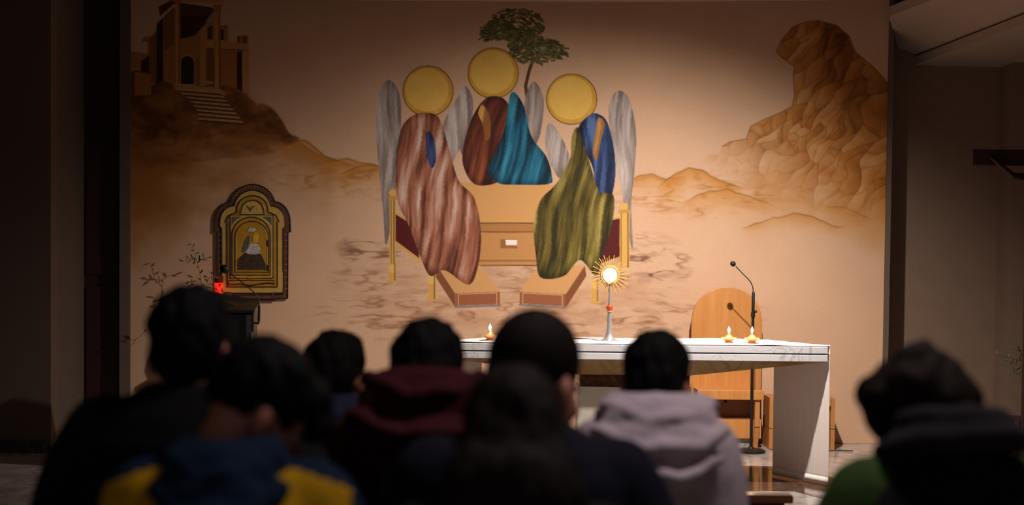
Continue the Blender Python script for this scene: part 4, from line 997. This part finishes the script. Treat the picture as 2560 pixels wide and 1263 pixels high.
    # top
    g = .024 + bulk; mb = MB(); tm = fabric(top_name + '_cloth_' + str(px), srgb(*top_col))
    loft(mb, [(z * S, rx * sw * S, ry * S, y * S) for z, rx, ry, y in ((.80, .165 + g, .115 + g, 0), (.83, .17 + g, .12 + g, 0), (1.0, .155 + g, .11 + g, 0), (1.15, .16 + g, .112 + g, -.005), (1.28, .175 + g, .116 + g, -.01), (1.36, .170 + g, .108 + g, -.012),
               (1.42, .130 + g, .080 + g, -.012), (1.455, .085 + g * .8, .060 + g * .8, -.012), (1.478, .058 + g * .6, .054 + g * .6, -.012))])
    for s in (-1, 1):
        mb.chain([P(s * .160, -.008, 1.365), P(s * .19 * (arms * .5 + .5), -.01, 1.30), P(s * .240 * arms, -.012, 1.10), Vector((s * .10, .20, 1.08)) * S], [(.058 + g) * S, (.056 + g) * S, (.046 + g) * S, (.034 + g * .6) * S])
    for k in range(9):                                                    # creases of the cloth
        z = 1.30 - .055 * k; mb.tube([P(x, -.112 - g * .9 - .012 * cos(x * 9), z + .012 * sin(x * 14 + k * 1.7)) for x in (-.13, -.07, 0, .07, .13)], .011 * S, 6)
    top = fused(top_name, mb, .012, tm, root, 5, .004, 18)
    # hood lying on the back
    if hood:
        mb = MB(); hw_, drop, up_ = hood
        rimp = [P(0, 0, 0) + Vector((.092 * hw_ * cos(a) * S, (-.016 + .082 * sin(a)) * S, (1.472 + up_ * (.5 - .5 * sin(a)) - .035 * max(0, sin(a))) * S)) for a in [k * 2 * pi / 20 for k in range(20)]]
        mb.tube(rimp, .030 * S, 10, True); mb.tube([p + Vector((p.x * .16, -.010, -.030 * S)) for p in rimp], .032 * S, 10, True)
        q3 = lambda x, y, z: Vector((x * hw_, y, z)) * S
        mb.ell(q3(0, -.108, 1.435 + up_ * .5), (.125 * hw_ * S, .046 * S, (.060 + up_ * .5) * S)); mb.ell(q3(0, -.140, 1.395), (.120 * hw_ * S, .048 * S, .062 * S)); mb.ell(q3(0, -.150, 1.345 - drop * .5), (.085 * hw_ * S, .034 * S, (.055 + drop * .5) * S))
        for k, (zz, ww, dep) in enumerate(((1.472 + up_, .115, .158), (1.415 + up_ * .5, .140, .196), (1.356 - min(0, drop) * .9, .124, .208))):
            mb.tube([q3(ww * x, -dep + .085 * x * x, zz - .035 * (1 - x * x) + .008 * sin(x * 7 + k)) for x in (-1, -.8, -.55, -.25, 0, .25, .55, .8, 1)], (.021, .019, .017)[k] * S, 8)
        fused('hood', mb, .008, tm, root, 1, .003, 20)
    # trousers, shoes
    mb = MB(); loft(mb, [(z * S, rx * sw * S, .125 * S, 0) for z, rx in ((.78, .17), (.86, .175), (.95, .165))])
    for s in (-1, 1): mb.chain([P(s * .085, 0, .86), P(s * .095, .015, .50), P(s * .095, -.01, .12)], [.098 * S, .074 * S, .060 * S])
    fused('trousers', mb, .014, DENIM, root, 3)
    for s in (-1, 1):
        mb = MB(); mb.cap(P(s * .095, -.035, .045), P(s * .107, .14, .038), .046 * S, .036 * S); mb.cap(P(s * .095, -.02, .05), P(s * .095, -.012, .12), .044 * S, .044 * S)
        o = fused('shoe', mb, .010, SHOE, root, 2)
        for v in o.data.vertices: v.co.z = max(v.co.z, .0)
    return root, top, S
person('person with short black hair in a plain black sweater', 472, 3.1, 714, 1.02, 1.02, (0, 0, 0), 'short', (10, 8, 8), (16, 14, 15), arms=1.12, bulk=.006)
r2, top2, S2 = person('person with bowed black-haired head in a blue and yellow hooded jacket', 652, 2.6, 858, .93, .88, (62, 30, 0), 'swept', (12, 9, 9), (9, 32, 56), 'jacket', hood=(.80, -.05, .0), bulk=.012, nk=.04)
ym = fabric('yellow_fabric', srgb(196, 146, 8)); top2.data.materials.append(ym)
for p in top2.data.polygons:
    c = p.center
    if c.z + NAVE_Z < HC - (1160 - 657) * 2.6 / F - 2.2 * max(0, abs(c.x) - .09) ** 2 and abs(c.x) < .225 and c.y < .03: p.material_index = 1
person('person with short dark hair in a dull navy hooded top', 836, 4.1, 827, 1.03, .92, (14, 4, 0), 'short', (18, 13, 12), (38, 40, 62), 'hooded_sweater', hood=(.9, .0, .012))
person('person with dark hair in a maroon hooded sweater', 1068, 3.5, 799, 1.08, .92, (8, 10, 0), 'short', (14, 10, 10), (66, 18, 24), 'hooded_sweater', hood=(1.2, .02, .06), nk=.085)
person('person with close-cropped hair in a plain dark navy top', 1342, 2.95, 772, 1.14, 1.12, (38, 14, 0), 'buzz', (30, 20, 17), (20, 20, 34), 'sweater', arms=1.05, bulk=.004)
person('person with long loose dark brown hair in a dark coat', 1285, 2.32, 930, .96, .90, (0, 16, 0), 'long', (30, 20, 16), (24, 18, 17), 'coat', bulk=.008)
person('person with short black hair in a pale lavender-grey hooded sweater', 1643, 3.6, 827, 1.0, .82, (14, 6, 0), 'short', (14, 10, 10), (204, 186, 194), 'hooded_sweater', hood=(1.15, .02, .012), arms=.92, nk=.075)
r8, top8, S8 = person('person with pinned-up brown hair in a black shawl over green sleeves', 2312, 2.75, 886, .82, .90, (-62, 30, 0), 'bun', (34, 22, 18), (58, 80, 36), 'coat', bulk=.01, arms=1.06, nk=.03)
mb = MB(); g = .05
loft(mb, [(z * S8, rx * .95 * S8, ry * S8, y * S8) for z, rx, ry, y in ((1.02, .205, .19, -.01), (1.12, .235, .185, -.012), (1.25, .242, .175, -.015), (1.34, .225, .160, -.015), (1.40, .180, .125, -.015), (1.45, .125, .098, -.015), (1.49, .098, .088, -.015))])
for k in range(7): mb.tube([Vector((x, -.165 - .02 * cos(x * 8), 1.36 - .06 * k - .25 * x * x)) * S8 for x in (-.18, -.1, 0, .1, .18)], .014, 6)
fused('shawl', mb, .012, fabric('black_shawl', srgb(15, 13, 14)), r8, 4, .005, 16)
mb = MB(); mb.tube([Vector((.115 * cos(a) , -.02 + .105 * sin(a), 1.475 - .03 * sin(a) + .01 * cos(a))) * S8 for a in [k * 2 * pi / 20 for k in range(20)]], 0.030, 10, True)
mb.tube([Vector((.09 * cos(a), -.02 + .09 * sin(a), 1.52 - .02 * sin(a))) * S8 for a in [k * 2 * pi / 20 for k in range(20)]], .024, 10, True)
fused('scarf', mb, .009, fabric('grey_scarf', srgb(36, 32, 38)), r8, 3, .005, 24)

# ------------------------------------------------------------------ wooden rail between people and altar
YRl = 6.62; rz1 = .49; rxr = at(1985, 1238, YRl).x; rxl = -.55
rl_ = thing('kneeler_rail', 'polished brown wooden kneeler rail between the people and the altar', 'rail', ((rxl + rxr) / 2, YRl, NAVE_Z))
MB().b2((rxl, YRl, rz1 - .040), (rxr, YRl + .10, rz1)).build('top_rail', M['rail'], rl_, bevel=.012)
MB().b2((rxl + .06, YRl + .03, .06), (rxr - .06, YRl + .06, rz1 - .0405)).build('panel', M['dark_wood'], rl_)
for x in (rxl + .04, (rxl + rxr) / 2, rxr - .075): MB().b2((x, YRl + .012, NAVE_Z), (x + .035, YRl + .085, rz1 - .0405)).build('leg', M['dark_wood'], rl_, bevel=.003)
MB().b2((rxl + .06, YRl - .22, NAVE_Z + .10), (rxr - .06, YRl + .011, NAVE_Z + .15)).build('kneeling_board', M['dark_wood'], rl_, bevel=.006)
# ------------------------------------------------------------------ lamps above
sd = (Vector((1.05, 11.15, .9)) - Vector(KEY)).normalized()
k0 = Vector(KEY) - sd * .05
sp_ = thing('ceiling_spotlight', 'black ceiling spotlight aimed at the altar', 'spotlight', k0)
MB().tube([k0 - sd * .16, k0 - sd * .15, k0], [.045, .055, .06], 24).build('housing', M['black'], sp_, smooth=True)
MB().tube([k0 - sd * .10, Vector((k0.x, k0.y - .04, ZT - .004))], .01, 10).build('stem', M['black'], sp_, smooth=True)
cl_ = thing('ceiling_lamp', 'round ceiling lamp above the standing people', 'lamp', (NAVE[0], NAVE[1], ZT - .002))
MB().lathe((NAVE[0], NAVE[1], 0), [(.10, ZT - .002), (.19, ZT - .05), (.20, NAVE[2] + .02), (.195, NAVE[2] + .01)], 40).build('housing', M['steel'], cl_, smooth=True)
bpy.data.scenes.remove(TMP)
